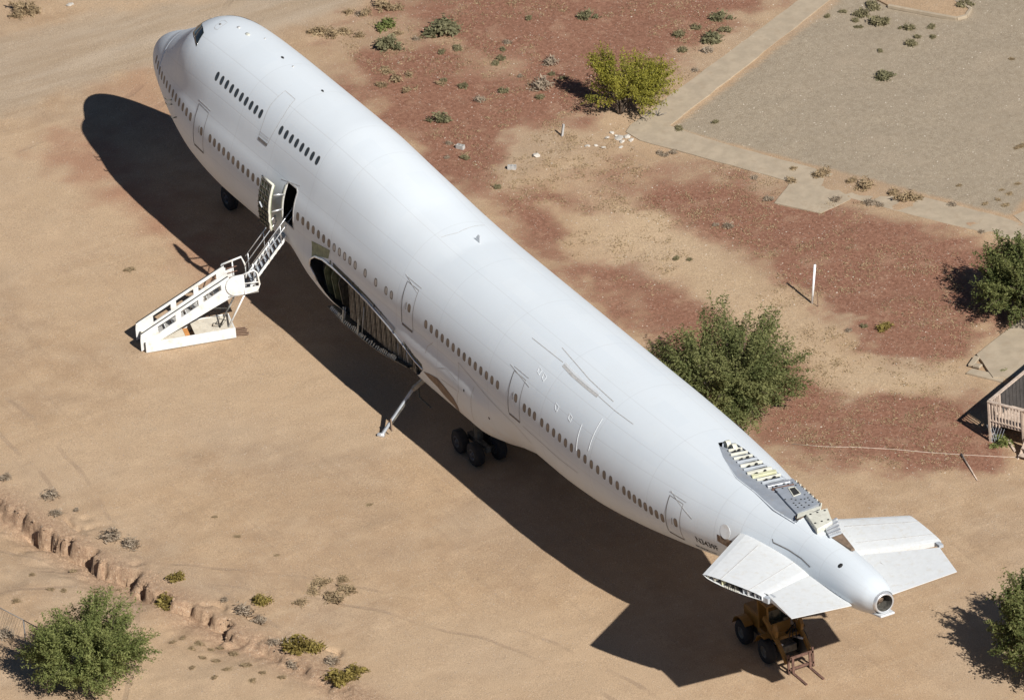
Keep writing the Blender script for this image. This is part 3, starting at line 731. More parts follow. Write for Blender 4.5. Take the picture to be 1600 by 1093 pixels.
def strip_between(name, A, B, off, mat, k=16, parent=plane):
    A = np.array(A); B = np.array(B); t = np.linspace(0, 1, k)
    def rs(Q): s = np.linspace(0, 1, len(Q)); return np.stack([np.interp(t, s, Q[:, 0]), np.interp(t, s, Q[:, 1])], 1)
    A, B = rs(A), rs(B); rows = [F(A[:, 0]*(1-w)+B[:, 0]*w, A[:, 1]*(1-w)+B[:, 1]*w, off) for w in (0, .33, .66, 1)]
    v = np.concatenate(rows); f = [(r*k+i, r*k+i+1, (r+1)*k+i+1, (r+1)*k+i) for r in range(3) for i in range(k-1)]
    return mesh_obj(name, v, f, mat, parent, smooth=True)
strip_between('torn_panel', cres[:7], [cres[0]]+cres[10:6:-1]+[cres[6]], .014, M['brown'])
strip_between('exposed_primer_panel', [pick(487, 376), pick(501, 383), pick(516, 391)], [pick(487, 401), pick(500, 401), pick(513, 404)], .010, M['green'])
strip_between('grey_bracket_panel', [pick(*q) for q in zz([(455, 415), (702, 680)], 470, 370, 4.752)], [pick(*q) for q in zz([(440, 440), (685, 712)], 470, 370, 4.752)], .02, M['grey'])
# ------------------------------------------------------------------ tailplane halves
def stab_pt(u, v, side, z0=7.2, tan=.122):
    d = ray(u, v); t = (z0+tan*side*CAM[1]-CAM[2])/(d[2]-tan*side*d[1]); return CAM+d*t
def loft_wing(name, a0, a1, b0, b1, th_a, th_b, mat, parent, le=True, k=14, cap=True):
    """a0->a1 chord at root, b0->b1 chord at tip (points of the upper surface datum)"""
    t = np.linspace(0, 1, k)
    if le: up = .30*np.sqrt(t)*(1-t)**.55*1.3; lo = 1.05*np.sqrt(t)*(1-.55*t**1.6)
    else: up = np.zeros(k); lo = (1-t)*.9+.10
    vs = []
    for (p, q, th) in ((a0, a1, th_a), (b0, b1, th_b)):
        p, q = np.array(p), np.array(q)
        for i in range(k): vs.append(p+(q-p)*t[i]+np.array([0, 0, up[i]*th]))
        for i in range(k): vs.append(p+(q-p)*t[i]-np.array([0, 0, lo[i]*th]))
    n2 = 2*k; fs = []
    for i in range(k-1):
        fs += [(i, i+1, n2+i+1, n2+i), (k+i, n2+k+i, n2+k+i+1, k+i+1)]
    fs += [(k-1, 2*k-1, n2+2*k-1, n2+k-1), (0, n2, n2+k, k)]
    mb = MB(); mb.add(vs, fs, 0, False)
    if cap:
        ring = list(range(n2, n2+k))+list(range(n2+2*k-1, n2+k-1, -1)); mb.f.append(tuple(ring)); mb.m.append(0); mb.sm.append(False)
    return mb.build(name, mat, parent)
S6 = lambda l: zz(l, 1080, 780, 3.636)
port = {k_: stab_pt(*S6([v_])[0], -1) for k_, v_ in dict(ler=(245, 222), leo=(65, 425), bo=(400, 550), hr=(690, 405), ho=(432, 540), teo=(570, 675), tei=(885, 605)).items()}
star = {k_: stab_pt(*S6([v_])[0], 1) for k_, v_ in dict(ler=(835, 110), leo=(1240, 90), bo=(1420, 236), hr=(960, 300), ho=(1408, 268), teo=(1510, 408), tei=(1125, 540)).items()}
def inb(p, dy): q = np.array(p, float); q[1] += dy; q[2] -= abs(dy)*.122; return q
for side, D in ((-1, port), (1, star)):
    dy = .9*(-side)
    st_o = loft_wing('horizontal_stabilizer', inb(D['ler'], dy)-np.array([.7, 0, 0]), inb(D['hr'], dy*.5), D['leo'], D['bo'], .75, .42, M['stab'], plane, cap=(side > 0))
    off = np.array([.03, 0, -.01])
    el = loft_wing('elevator', inb(D['hr'], dy*.35)+off, inb(D['tei'], dy*.25), D['ho']+off, D['teo'], .34, .22, M['stab'], st_o, le=False, k=6)
    # spanwise seams on the upper skin
    for fr, w in ((.30, .035), (.78, .03)):
        a = np.array(D['ler'])*(1-fr)+np.array(D['hr'])*fr; b = np.array(D['leo'])*(1-fr)+np.array(D['bo'])*fr
        up = .30*math.sqrt(fr)*(1-fr)**.55*1.3
        mb = MB(); mb.bar(a+np.array([0, 0, up*.75+.004]), b+np.array([0, 0, up*.42+.006]), w, .012); mb.build('skin_seam', M['seam_soft'], st_o)
    if side < 0:       # sawn-off end: open bays with ribs and stringers
        a, b = D['leo'], D['bo']; k9 = 9
        inner = lambda f: a+(b-a)*f+np.array([.05, .35, -.04])
        mb = MB()
        poly = [a+(b-a)*f+np.array([0, .30, -.02]) for f in np.linspace(0, 1, 8)]+[a+(b-a)*f+np.array([0, .30, -(1.05*math.sqrt(f)*(1-.55*f**1.6))*.42]) for f in np.linspace(1, 0, 8)]
        mb.prism(poly, (0, .03, 0)); mb.build('end_bay', M['dark'], st_o)
        for i, (f, mt, w) in enumerate([(.06, 'primer_pale', .12), (.17, 'primer_pale', .16), (.30, 'primer', .09), (.42, 'metal_dark', .2), (.52, 'metal_dark', .12), (.66, 'plate', .06), (.74, 'metal', .14), (.86, 'metal', .06), (.93, 'plate', .08)]):
            q = a+(b-a)*f; dp = (1.05*math.sqrt(f)*(1-.55*f**1.6))*.42
            mb = MB(); mb.prism([q+np.array([-w/2, .06, -.03]), q+np.array([w/2, .06, -.03]), q+np.array([w*.2, .06, -dp*.95]), q+np.array([-w*.3, .06, -dp*.95])], (0, .2, 0)); mb.build('end_rib', M[mt], st_o)
        for f in np.linspace(.38, .60, 8):
            q = a+(b-a)*f; dp = (1.05*math.sqrt(f)*(1-.55*f**1.6))*.42
            mb = MB(); mb.bar(q+np.array([0, .02, -dp]), q+np.array([0, .02, -dp+.09]), .03, .03); mb.build('stringer_end', M['primer_pale'], st_o)
        # hinge bay and torn edge beside the elevator
        mb = MB(); mb.hexa([D['bo']+np.array(c) for c in ((-.1, .05, -.30), (.25, .15, -.30), (.3, .55, -.30), (-.05, .5, -.30), (-.1, .05, -.06), (.25, .15, -.06), (.3, .55, -.06), (-.05, .5, -.06))]); mb.build('hinge_fitting', M['plate'], st_o)
    else:              # small open tip fitting on the far side
        mb = MB(); mb.box(D['bo']+np.array([.1, -.15, -.08]), (.35, .2, .14)); mb.build('hinge_fitting', M['plate'], st_o)
        mb = MB(); mb.bar(star['tei']*.5+star['hr']*.5+np.array([-.6, .6, .05]), star['tei']*.5+star['hr']*.5+np.array([-.25, .65, .05]), .05, .04); mb.build('elevator_fitting', M['seam_soft'], el)
# fillet where the port tailplane meets the body
# ------------------------------------------------------------------ auxiliary power unit exhaust
ax_ = Vector((1, 0, 0)); c_ = Vector((67.56, 0, float(f_zm(67.6)-.07)))
mb = MB(); mb.lathe(c_, ax_, [(-.02, .50), (.14, .46), (.18, .43), (.16, .38)], 28); mb.build('exhaust_ring', M['metal'], plane)
mb = MB(); mb.lathe(c_, ax_, [(.16, .38), (-.5, .35)], 28); mb.build('exhaust_duct', M['metal_dark'], plane)
mb = MB(); mb.lathe(c_, ax_, [(-.45, .35), (-.45, 0)], 20); mb.lathe(c_, ax_, [(-.44, .16), (-.2, .15), (-.16, .02)], 16); mb.build('exhaust_core', M['brown'], plane)
mb = MB(); mb.prism([(67.0, -.42, 7.05), (67.95, -.34, 7.22), (67.95, .34, 7.22), (67.0, .42, 7.05)], (0, 0, .10)); mb.build('exhaust_lip', M['white'], plane, bevel=.02)
# ------------------------------------------------------------------ fin root
fin = thing('tmp', (0, 0, 0), 'x y z w', 'tmp'); bpy.data.objects.remove(fin)
px_port = fin_xy[:6]; px_star = fin_xy[6:][::-1]
def edge_at(lst, X):
    xs = [q[0] for q in lst]; ys = [q[1] for q in lst]; o_ = np.argsort(xs); return float(np.interp(X, np.array(xs)[o_], np.array(ys)[o_]))
tip = (fin_xy[0][0], fin_xy[0][1]); star_l = [fin_xy[0]]+[fin_xy[12], fin_xy[11], fin_xy[10], fin_xy[9], fin_xy[8], fin_xy[7], fin_xy[6]]
port_l = fin_xy[:6]
def crown(X, Y):
    ph = float(np.arctan2(-Y, FZ+.02-float(f_zm(X)))); return float(F(X, ph)[2])
Xf = np.linspace(tip[0]+.03, max(q[0] for q in fin_xy), 40); rows = []
vs = []; fs = []
for X in Xf:
    yp, ys_ = edge_at(port_l, X), edge_at(star_l, X)
    for t in np.linspace(0, 1, 9):
        Y = yp+(ys_-yp)*t; dz = -.02-.20*math.sin(math.pi*min(1, t*1.25)**.6*.5) if t > 0 else 0.0
        if t == 1: dz = -.05
        vs.append((X, Y, crown(X, Y)+dz))
for i in range(39):
    for j in range(8): fs.append((i*9+j, i*9+j+1, (i+1)*9+j+1, (i+1)*9+j))
root = mesh_obj('fin_root_tray', vs, fs, M['grey'], plane, smooth=True)
def span(X, inset_p, inset_s): return edge_at(port_l, X)+inset_p, edge_at(star_l, X)-inset_s
ribm = ['primer_pale', 'primer_pale', 'primer_pale', 'plate', 'primer_pale', 'plate', 'primer_pale', 'primer', 'primer_pale', 'plate', 'metal', 'rust']
for i, X in enumerate(np.linspace(tip[0]+.75, 58.05, 12)):
    yp, ys_ = span(X, .42+.035*i, .12); za, zb_ = crown(X, yp)-.16, crown(X, ys_)-.04
    w = (.10, .10, .09, .10, .13, .07, .16, .22, .08, .09, .24, .06)[i]
    mb = MB(); mb.bar((X-.12, yp, max(za, zb_)+.0), (X+.12, ys_, max(za, zb_)+.04), w, .12, up=(0, 0, 1)); o = mb.build('fin_rib', M[ribm[i]], root, bevel=.015)
    if i % 2 == 0:
        for t in (.3, .68):
            mb = MB(); mb.lathe((X+.17, yp+(ys_-yp)*t, max(za, zb_)+.05), (0, 0, 1), [(-.05, .06), (.03, .06), (.03, 0)], 8); mb.build('lightening_hole', M['hole'], root)
for t, y in ((.2, .5), (.6, .62)):
    mb = MB(); mb.lathe((tip[0]+t, tip[1]+y*.7, 8.74), (0, 1, 0), [(-.1, .16), (.1, .16), (.1, .11), (-.1, .11)], 14); mb.build('fin_lug', M['primer_pale'], root)
# aft deck plate with access square and bolt holes
def fpt(u, v, z=FZ): q = gp(u, v, z); return (q[0], q[1], z)
pl = [fpt(*q, 8.64) for q in zz([(650, 480), (840, 405), (1105, 640), (880, 735), (790, 640)], 1100, 680, 6.07)]
mb = MB(); mb.prism([(a, b, 8.45) for a, b, c in pl], (0, 0, .19)); dp = mb.build('deck_plate', M['grey'], root)
hs = [fpt(*q, 8.66) for q in zz([(803, 498), (858, 488), (912, 548), (850, 572)], 1100, 680, 6.07)]
mb = MB(); mb.prism([(a, b, 8.642) for a, b, c in hs], (0, 0, .006)); mb.build('access_hole', M['hole'], root)
hc = np.mean(np.array(hs), 0)
for i in range(4):
    a, b = np.array(hs[i]), np.array(hs[(i+1) % 4]); a = a+(a-hc)*.06; b = b+(b-hc)*.06
    mb = MB(); mb.bar(a, b, .035, .03); mb.build('access_frame', M['primer_pale'], root)
for i, (u, v) in enumerate([(680, 500), (715, 490), (690, 530), (745, 500), (798, 460), (838, 447), (870, 470), (955, 560), (985, 590), (920, 605), (955, 600), (1000, 610), (1030, 630), (965, 635), (995, 660), (905, 640), (925, 660), (950, 680), (870, 610), (850, 640), (890, 680), (830, 600), (770, 605), (870, 660)]):
    q = fpt(*zz([(u, v)], 1100, 680, 6.07)[0], 8.64); mb = MB(); mb.lathe((q[0], q[1], 8.636), (0, 0, 1), [(0, .045), (.010, .045), (.010, 0)], 7); mb.build('bolt_hole', M['hole'], root)
for i in range(13):
    t = i/12; u, v = 860+t*235, 405+t*215; q = fpt(*zz([(u+8, v-4)], 1100, 680, 6.07)[0], 8.82)
    mb = MB(); mb.bar((q[0], q[1]-.05, 8.35), (q[0]+.02, q[1]+.03, 8.70), .05, .04, up=(1, 0, 0)); mb.build('edge_bracket', M['metal_dark' if i % 2 else 'primer_pale'], root)
q = fpt(*zz([(910, 760)], 1100, 680, 6.07)[0], 8.7)
mb = MB(); mb.hexa([fpt(*zz([k_], 1100, 680, 6.07)[0], 8.45) for k_ in ((880, 790), (1110, 690), (1120, 660), (890, 740))]+[fpt(*zz([k_], 1100, 680, 6.07)[0], 8.82) for k_ in ((880, 790), (1110, 690), (1120, 660), (890, 740))]); mb.build('aft_frame', M['primer_pale'], root)
mb = MB(); mb.box((q[0]+.05, q[1]+.05, 8.66), (.3, .5, .12), rz=.3); mb.build('torn_foam', M['brown'], root)
# cream box with six holes, corrugated step behind it
bq = [gp(*k_, 8.93)[:2] for k_ in zz([(965, 742), (1170, 685), (1217, 810), (1072, 888)], 1100, 680, 6.07)]
mb = MB(); mb.hexa([(a, b, 8.68) for a, b in bq]+[(a, b, 8.93) for a, b in bq]); bx = mb.build('equipment_box', M['primer_pale'], plane, bevel=.02)
for k_ in [(1010, 745), (1075, 728), (1145, 710), (1055, 830), (1117, 812), (1178, 797)]:
    q = gp(*zz([k_], 1100, 680, 6.07)[0], 8.93); mb = MB(); mb.lathe((q[0], q[1], 8.917), (0, 0, 1), [(0, .055), (.02, .055), (.02, 0)], 8); mb.build('box_hole', M['hole'], bx)
for i in range(8):
    t = i/8; a = np.array(gp(*zz([(1140+t*55, 862+t*110)], 1100, 680, 6.07)[0], 8.72)); b = np.array(gp(*zz([(1262+t*45, 795+t*140)], 1100, 680, 6.07)[0], 8.78))
    mb = MB(); mb.bar(a, b, .10, .08 if i % 2 else .16); mb.build('corrugated_slat', M['plate' if i % 2 else 'metal'], plane)
mb = MB(); mb.prism([gp(*k_, 8.55) for k_ in zz([(1195, 975), (1310, 940), (1430, 1093), (1395, 1093)], 1100, 680, 6.07)], (0, 0, .1)); mb.build('tail_spine_panel', M['brown'], plane)
M['stiff'] = simple('stiffener_alloy', (.32, .29, .235), .6, .1, var=.3, scale=6, dirt=(.08, .07, .055))
# ------------------------------------------------------------------ wing root opening: dark box, ribs, stiffeners, lips
wr = [F(a, b) for a, b in wing_top]
rim = [Vector(q)+Vector((0, -.03, .02)) for q in wr]
low_px = [(484, 418), (488, 427), (493, 438)]
mb = MB(); mb.tube([Vector(F(*pick(u+2, v))) for u, v in low_px[::-1]]+rim, .05, 8); mb.build('wing_root_rim', M['metal'], plane)
bx0, bx1 = 21.35, 32.2
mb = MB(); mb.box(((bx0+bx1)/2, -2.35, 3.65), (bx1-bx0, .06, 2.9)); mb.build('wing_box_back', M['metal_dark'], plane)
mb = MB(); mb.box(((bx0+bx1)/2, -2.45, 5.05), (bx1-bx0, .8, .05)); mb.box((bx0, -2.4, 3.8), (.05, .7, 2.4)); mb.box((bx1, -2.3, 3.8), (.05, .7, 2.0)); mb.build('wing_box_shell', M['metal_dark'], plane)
me = None
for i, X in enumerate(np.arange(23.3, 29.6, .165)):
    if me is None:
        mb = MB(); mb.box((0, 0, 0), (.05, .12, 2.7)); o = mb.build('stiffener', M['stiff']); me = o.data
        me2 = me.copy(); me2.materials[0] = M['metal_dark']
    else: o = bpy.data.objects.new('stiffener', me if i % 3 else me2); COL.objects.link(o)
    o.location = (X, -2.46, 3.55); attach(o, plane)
for X, mt, w in [(21.5, 'green', .5), (22.2, 'green', .55), (22.9, 'metal_dark', .3), (29.9, 'metal_dark', .3), (30.6, 'metal_dark', .3), (31.3, 'green', .3)]:
    mb = MB(); mb.prism([(X, -2.35, 2.5), (X+.35, -2.85, 3.0), (X+.25, -2.95, 4.1), (X, -2.35, 4.8)], (.05, 0, 0)); mb.build('wing_rib', M[mt], plane)
lipx = zz([(195, 515), (260, 575), (315, 640), (400, 705), (450, 750), (560, 835), (640, 885), (700, 915), (790, 965)], 470, 370, 4.752)
lip = [hit_y(u, v, -2.75) for u, v in lipx]
vs = [Vector(q) for q in lip]+[Vector((q[0], -2.0, q[2]-.05)) for q in lip]; nl = len(lip)
mb = MB(); mb.add(vs+[v_-Vector((0, 0, .06)) for v_ in vs], [(i, i+1, nl+i+1, nl+i) for i in range(nl-1)]+[(2*nl+i, 3*nl+i, 3*nl+i+1, 2*nl+i+1) for i in range(nl-1)]+[(i, 2*nl+i, 2*nl+i+1, i+1) for i in range(nl-1)]); lipo = mb.build('lower_wing_lip', M['metal_dark'], plane)
for i, t in enumerate(np.linspace(.04, .86, 44)):
    s = t*(nl-1); j = int(s); q = lip[j]+(lip[j+1]-lip[j])*(s-j)
    if .18 < t < .36 and False: continue
    hgt_ = (.10+.10*random.random()) if i not in (10, 20) else .75
    mb = MB(); mb.bar(Vector(q)+Vector((0, .02, -.03)), Vector(q)+Vector((.02, .12, hgt_)), .05, .05, up=(1, 0, 0)); mb.build('stringer_end', M['primer_pale' if t > .12 else 'plate'], lipo)
for a, b in [((720, 790), (725, 875)), ((785, 850), (795, 930)), ((470, 520), (455, 720)), ((332, 520), (322, 640))]:
    p0, p1 = [Vector(hit_y(*zz([k_], 470, 370, 4.752)[0], -2.6)) for k_ in (a, b)]; mb = MB(); mb.tube([p0, p1], .025, 6); mb.build('control_rod', M['plate'], plane)
random.seed(5)
M['torn'] = simple('torn_sealant', (.07, .075, .055), .8, var=.5, scale=9, dirt=(.14, .15, .10))
for k0, k1 in ((4, 7), (8, 10)):
    te = [wing_top[j] for j in range(k0, k1+1)]; strip_between('torn_edge', [(a, b-.075) for a, b in te], [(a, b+.004) for a, b in te], .012, M['torn'])
for i in range(16):      # torn edge of the fairing above the rim
    a = np.array(wing_top[3+int(i*.42)]); b = np.array(wing_top[min(4+int(i*.42), len(wing_top)-1)]); t = random.random(); q = a+(b-a)*t
    X, ph = q[0]+.12, q[1]-.05; P = Vector(F(X, ph)); nn = Vector(Fn(X, ph)); mb = MB(); mb.bar(P-nn*.02, P+nn*(.02+.04*random.random()), .10+.08*random.random(), .05, up=(1, 0, 0)); mb.build('torn_bracket', M[random.choice(['torn', 'metal_dark', 'metal_dark'])], plane)
# hanging gear beam
b0 = Vector(gp(596, 681)); b1 = Vector(hit_y(657, 590, -2.9)); bm_ = b0.lerp(b1, .18); bm2 = b0.lerp(b1, .80)
mb = MB(); mb.bar(b0+Vector((0, 0, .04)), bm2, .15, .12); mb.build('hanging_beam', M['plate'], plane, bevel=.02)
mb = MB(); mb.bar(bm2, b1+Vector((.3, .5, .3)), .22, .2); mb.build('beam_root', M['stiff'], plane, bevel=.03)
mb = MB(); mb.bar(b0.lerp(b1, .22)+Vector((.08, .06, .05)), b0.lerp(b1, .62)+Vector((.1, .08, .06)), .10, .08); mb.build('beam_rod', M['metal_dark'], plane)
mb = MB(); mb.prism([bm_+Vector(c) for c in ((-.25, 0, -.1), (.25, .02, -.2), (.15, .05, .4))], (0, .06, 0)); mb.build('beam_bracket', M['brown'], plane)
mb = MB(); mb.lathe(b0+Vector((0, 0, .06)), (.8, .5, .1), [(-.16, .1), (.16, .1), (.16, 0)], 10); mb.build('beam_foot', M['metal'], plane)
g0 = Vector(hit_y(655, 620, -2.4)); mb = MB(); mb.bar(g0+Vector((0, 0, .8)), g0, .06, .06); mb.bar(g0, g0+Vector((.9, .1, -.15)), .06, .06); mb.build('gear_link', M['metal_dark'], plane)
M['rim'] = simple('gear_rim', (.05, .055, .065), .5, .3, var=.2)
# ------------------------------------------------------------------ landing gear
def wheel(c, parent, r=.62, w=.48):
    mb = MB(); mb.lathe(c, (0, 1, 0), [(-w/2, r*.45), (-w/2, r*.86), (-w*.36, r), (w*.36, r), (w/2, r*.86), (w/2, r*.45)], 28); ty = mb.build('wheel', M['tyre'], parent)
    for s in (-1, 1):
        mb = MB(); mb.lathe(Vector(c)+Vector((0, s*w*.49, 0)), (0, s, 0), [(-.1, r*.47), (.01, r*.50), (.01, r*.40), (-.06, r*.34), (-.06, .12), (.03, .09), (.03, 0)], 22); mb.build('rim', M['rim'], ty)
for yb in (-1.92, 1.92):
    mb = MB(); mb.bar((33.35, yb, .66), (35.15, yb, .66), .26, .3); mb.lathe((34.25, yb, 1.0), (0, 0, 1), [(-.2, .2), (.6, .2), (.6, .26), (2.0, .26)], 14); mb.bar((34.3, yb, 2.2), (33.0, yb, 3.0), .16, .16); mb.bar((34.2, yb, 1.5), (35.4, yb*.6, 2.6), .12, .12); gear = mb.build('main_gear', M['metal_dark'], plane, bevel=.02)
    for xw in (33.5, 34.97):
        for s in (-.56, .56):
            wheel((xw, yb+s, .55), gear, .56, .42)
        mb = MB(); mb.tube([(xw, yb-.6, .62), (xw, yb+.6, .62)], .1, 10); mb.build('axle', M['metal_dark'], gear)
mb = MB(); mb.lathe((6.9, 0, .6), (0, 0, 1), [(0, .13), (.9, .13), (.9, .19), (2.3, .19)], 14); mb.bar((6.9, 0, 1.5), (5.9, 0, 2.9), .12, .12); ng = mb.build('nose_gear', M['metal_dark'], plane)
for s in (-.45, .45): wheel((6.9, s, .58), ng, .6, .4)
mb = MB(); mb.box((6.2, -.55, 2.3), (1.6, .04, .8)); mb.box((6.2, .55, 2.3), (1.6, .04, .8)); mb.build('gear_door', M['white'], plane)
# ------------------------------------------------------------------ open doorway and swung-out door
dp_ = door_poly
ribbon('doorway_frame', [(a, b) for a, b in dp_], .07, .014, M['seam_soft'], closed=True, thick=.05)
ribbon('door_stop', [(18.47, dp_[0][1]+.02), (18.47, dp_[5][1]-.05)], .09, .03, M['primer_pale'], thick=.05)
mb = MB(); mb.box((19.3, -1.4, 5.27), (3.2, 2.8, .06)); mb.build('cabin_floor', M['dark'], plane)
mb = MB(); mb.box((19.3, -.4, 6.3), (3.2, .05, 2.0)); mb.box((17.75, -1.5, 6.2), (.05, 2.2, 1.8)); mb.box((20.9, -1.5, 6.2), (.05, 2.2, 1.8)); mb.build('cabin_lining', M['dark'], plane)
# the door leaf stands parallel to the skin, forward of the doorway, its inner face outwards
lx0, lx1, lz0, lz1 = 17.26, 18.36, 4.98, 6.92
def leaf_pt(X, z, off):
    ph = phi_z(X, z); return Vector(F(X, ph, off))
zs = np.linspace(lz0, lz1, 14); vs = []; fs = []
for off in (.50, .60):
    for X in (lx0, lx1):
        for z in zs: vs.append(leaf_pt(X, z, off))
nz = len(zs)
for i in range(nz-1):
    fs += [(i, i+1, nz+i+1, nz+i), (2*nz+i, 3*nz+i, 3*nz+i+1, 2*nz+i+1), (i, 2*nz+i, 2*nz+i+1, i+1), (nz+i, nz+i+1, 3*nz+i+1, 3*nz+i)]
fs += [(0, nz, 3*nz, 2*nz), (nz-1, 3*nz-1, 4*nz-1, 2*nz-1)]
mb = MB(); mb.add(vs, fs); leaf = mb.build('open_door', M['green'], plane)
leaf['label'] = 'open cabin door showing its bare green inner side'
for z in np.linspace(lz0+.08, lz1-.08, 9):
    mb = MB(); mb.bar(leaf_pt(lx0+.05, z, .63), leaf_pt(lx1-.08, z, .63), .05, .05, up=(0, -1, 0)); mb.build('door_stiffener', M['metal_dark'], leaf)
for X in np.linspace(lx0+.12, lx1-.15, 4):
    mb = MB(); mb.tube([leaf_pt(X, z, .63) for z in zs], .025, 5); mb.build('door_stiffener', M['metal_dark'], leaf)
mb = MB(); mb.tube([leaf_pt(lx1, z, .60) for z in zs], .06, 8); mb.tube([leaf_pt(lx0, lz1, .60), leaf_pt(lx1, lz1, .60)], .055, 8); mb.build('door_rim', M['primer_pale'], leaf)
mb = MB(); mb.bar(leaf_pt(17.55, 6.0, .68), leaf_pt(17.8, 5.85, .68), .06, .06); mb.build('door_lever', M['plate'], leaf)
mb = MB()
for z in (5.8, 6.5): mb.tube([leaf_pt(lx1-.05, z, .5), leaf_pt(18.5, z+.1, .35), leaf_pt(18.52, z+.12, 0.0)], .045, 8)
mb.build('hinge_arm', M['metal'], leaf)
# ------------------------------------------------------------------ boarding stairs
SA = math.radians(15); SO = Vector((16.42, -10.05, 0)); SD = Vector((math.sin(SA), math.cos(SA), 0)); SB = Vector((math.cos(SA), -math.sin(SA), 0))
def L(s, b, h): return SO+SD*s+SB*b+Vector((0, 0, h))
stairs = thing('boarding_stairs', tuple(L(2.2, 0, 0)), 'white two flight aircraft boarding stairs leading up to the open cabin door', 'boarding stairs')
SP_ = M['stairpaint']
M['tread'] = simple('stair_tread', (.34, .33, .31), .7, var=.2, scale=5, dirt=(.2, .17, .14))
M['dusty_top'] = simple('dusty_deck', (.62, .57, .47), .7, var=.1, scale=3, dirt=(.45, .36, .25))
def hexL(pts_sh, b0, b1):        # polygon in the (s, h) plane, extruded sideways
    return [L(s, b0, h) for s, h in pts_sh], SB*(b1-b0)
def slab_sh(name, pts, b0, b1, mat, bevel=0.0):
    mb = MB(); p_, e_ = hexL(pts, b0, b1); mb.prism(p_, e_); return mb.build(name, mat, stairs, bevel)
# chassis
slab_sh('chassis_side', [(.22, .02), (4.42, .02), (4.42, .52), (.22, .50)], .66, .74, SP_, .012)
slab_sh('chassis_side', [(.22, .02), (4.42, .02), (4.42, .52), (.22, .50)], -.78, -.70, SP_, .012)
slab_sh('chassis_end', [(4.34, .02), (4.41, .02), (4.41, .51), (4.34, .51)], -.70, .66, SP_)
slab_sh('chassis_end', [(.18, .02), (.26, .02), (.26, .49), (.18, .49)], -.70, .66, M['metal_dark'])
slab_sh('chassis_deck', [(2.55, .46), (4.34, .47), (4.34, .50), (2.55, .49)], -.70, .66, M['dusty_top'])
slab_sh('chassis_deck', [(.26, .44), (2.1, .46), (2.1, .49), (.26, .47)], -.70, .66, M['dusty_top'])
slab_sh('battery_box', [(2.12, .1), (2.34, .1), (2.34, .44), (2.12, .44)], -.2, .6, simple('orange_box', (.55, .25, .08), .6))
def h_bot(s): return .08+.449*(s-.03)
def h_cut0(s): return .87+.545*(s-.96)
def h_cut1(s): return 1.19+.515*(s-.9)
def h_top(s): return .97+.518*(s-.19)
for b0, b1, far in ((.52, .58, False), (-.58, -.52, True)):
    slab_sh('side_panel', [(.03, .06), (4.45, h_bot(4.45)), (4.45, h_cut0(4.45)-.02), (.86, h_cut0(.86)), (.03, .6)], b0, b1, SP_)
    slab_sh('panel_end', [(.03, .6), (.88, h_cut0(.88)), (.88, h_cut1(.88)), (.25, h_cut1(.25)), (.05, .82)], b0, b1, SP_)
    slab_sh('top_rail', [(.05, .80), (.25, h_cut1(.25)), (4.35, h_cut1(4.35)), (4.33, h_top(4.33)), (.19, .97), (.06, .90)], b0-.012, b1+.012, SP_, .01)
    for s0, s1 in ((1.74, 2.0), (2.84, 3.08), (3.95, 4.4)):
        slab_sh('panel_post', [(s0, h_cut0(s0)-.01), (s1, h_cut0(s1)-.01), (s1, h_cut1(s1)+.01), (s0, h_cut1(s0)+.01)], b0+.004, b1-.004, SP_)
    mb = MB(); mb.tube([L(.08, (b0+b1)/2, .93)]+[L(s, (b0+b1)/2, h_top(s)+.03) for s in (.2, 4.3)], .022, 6); mb.build('rubber_edge', M['black'], stairs)
for i in range(12):
    s = .28+i*.345; h = .30+i*.165
    mb = MB(); mb.prism([L(s, -.52, h-.03), L(s+.28, -.52, h-.03), L(s+.28, -.52, h), L(s, -.52, h)], SB*1.04); mb.build('tread', M['tread'], stairs)
    mb = MB(); mb.prism([L(s-.012, -.51, h-.06), L(s+.02, -.51, h-.06), L(s+.02, -.51, h+.004), L(s-.012, -.51, h+.004)], SB*1.02); mb.build('tread_nosing', SP_, stairs)
# landing with rounded shield
slab_sh('landing_floor', [(4.25, 2.06), (5.65, 2.10), (5.65, 2.17), (4.25, 2.13)], -.62, .62, M['tread'])
arc = [(4.62+.47*math.cos(t), 2.62+.50*math.sin(t)) for t in np.linspace(math.pi*.5, math.pi*1.5, 12)]
slab_sh('landing_shield', arc+[(5.0, 2.12), (5.02, 3.14)], .60, .655, SP_, .008)
slab_sh('landing_shield', [(5.0, 2.10), (5.62, 2.18), (5.72, 2.42), (5.0, 2.42)], .60, .65, SP_)
def frame_sh(name, pts, b, r, mat, closed=True):
    q = [L(s, b, h) for s, h in pts]; mb = MB(); mb.tube(q+([q[0]] if closed else []), r, 8); return mb.build(name, mat, stairs)
frame_sh('landing_rail', [(5.0, 3.12), (5.50, 3.26), (5.64, 3.1), (5.72, 2.5), (5.6, 2.2), (5.0, 2.12)], .63, .045, SP_)
frame_sh('landing_rail', [(5.0, 2.66), (5.7, 2.62)], .63, .03, SP_, False)
frame_sh('landing_rail', [(4.25, 3.15), (5.18, 3.38), (5.34, 2.95), (5.36, 2.15), (4.4, 2.12)], -.60, .05, SP_)
frame_sh('landing_rail', [(4.75, 3.25), (4.78, 2.12)], -.60, .035, SP_, False)
slab_sh('landing_kick', [(4.25, 2.12), (4.72, 2.12), (4.72, 2.9), (4.25, 2.75)], -.62, -.585, SP_)
for h in (2.4, 2.65, 2.9): frame_sh('landing_bar', [(4.3, h), (4.95, h+.08)], -.56, .025, M['rust'], False)
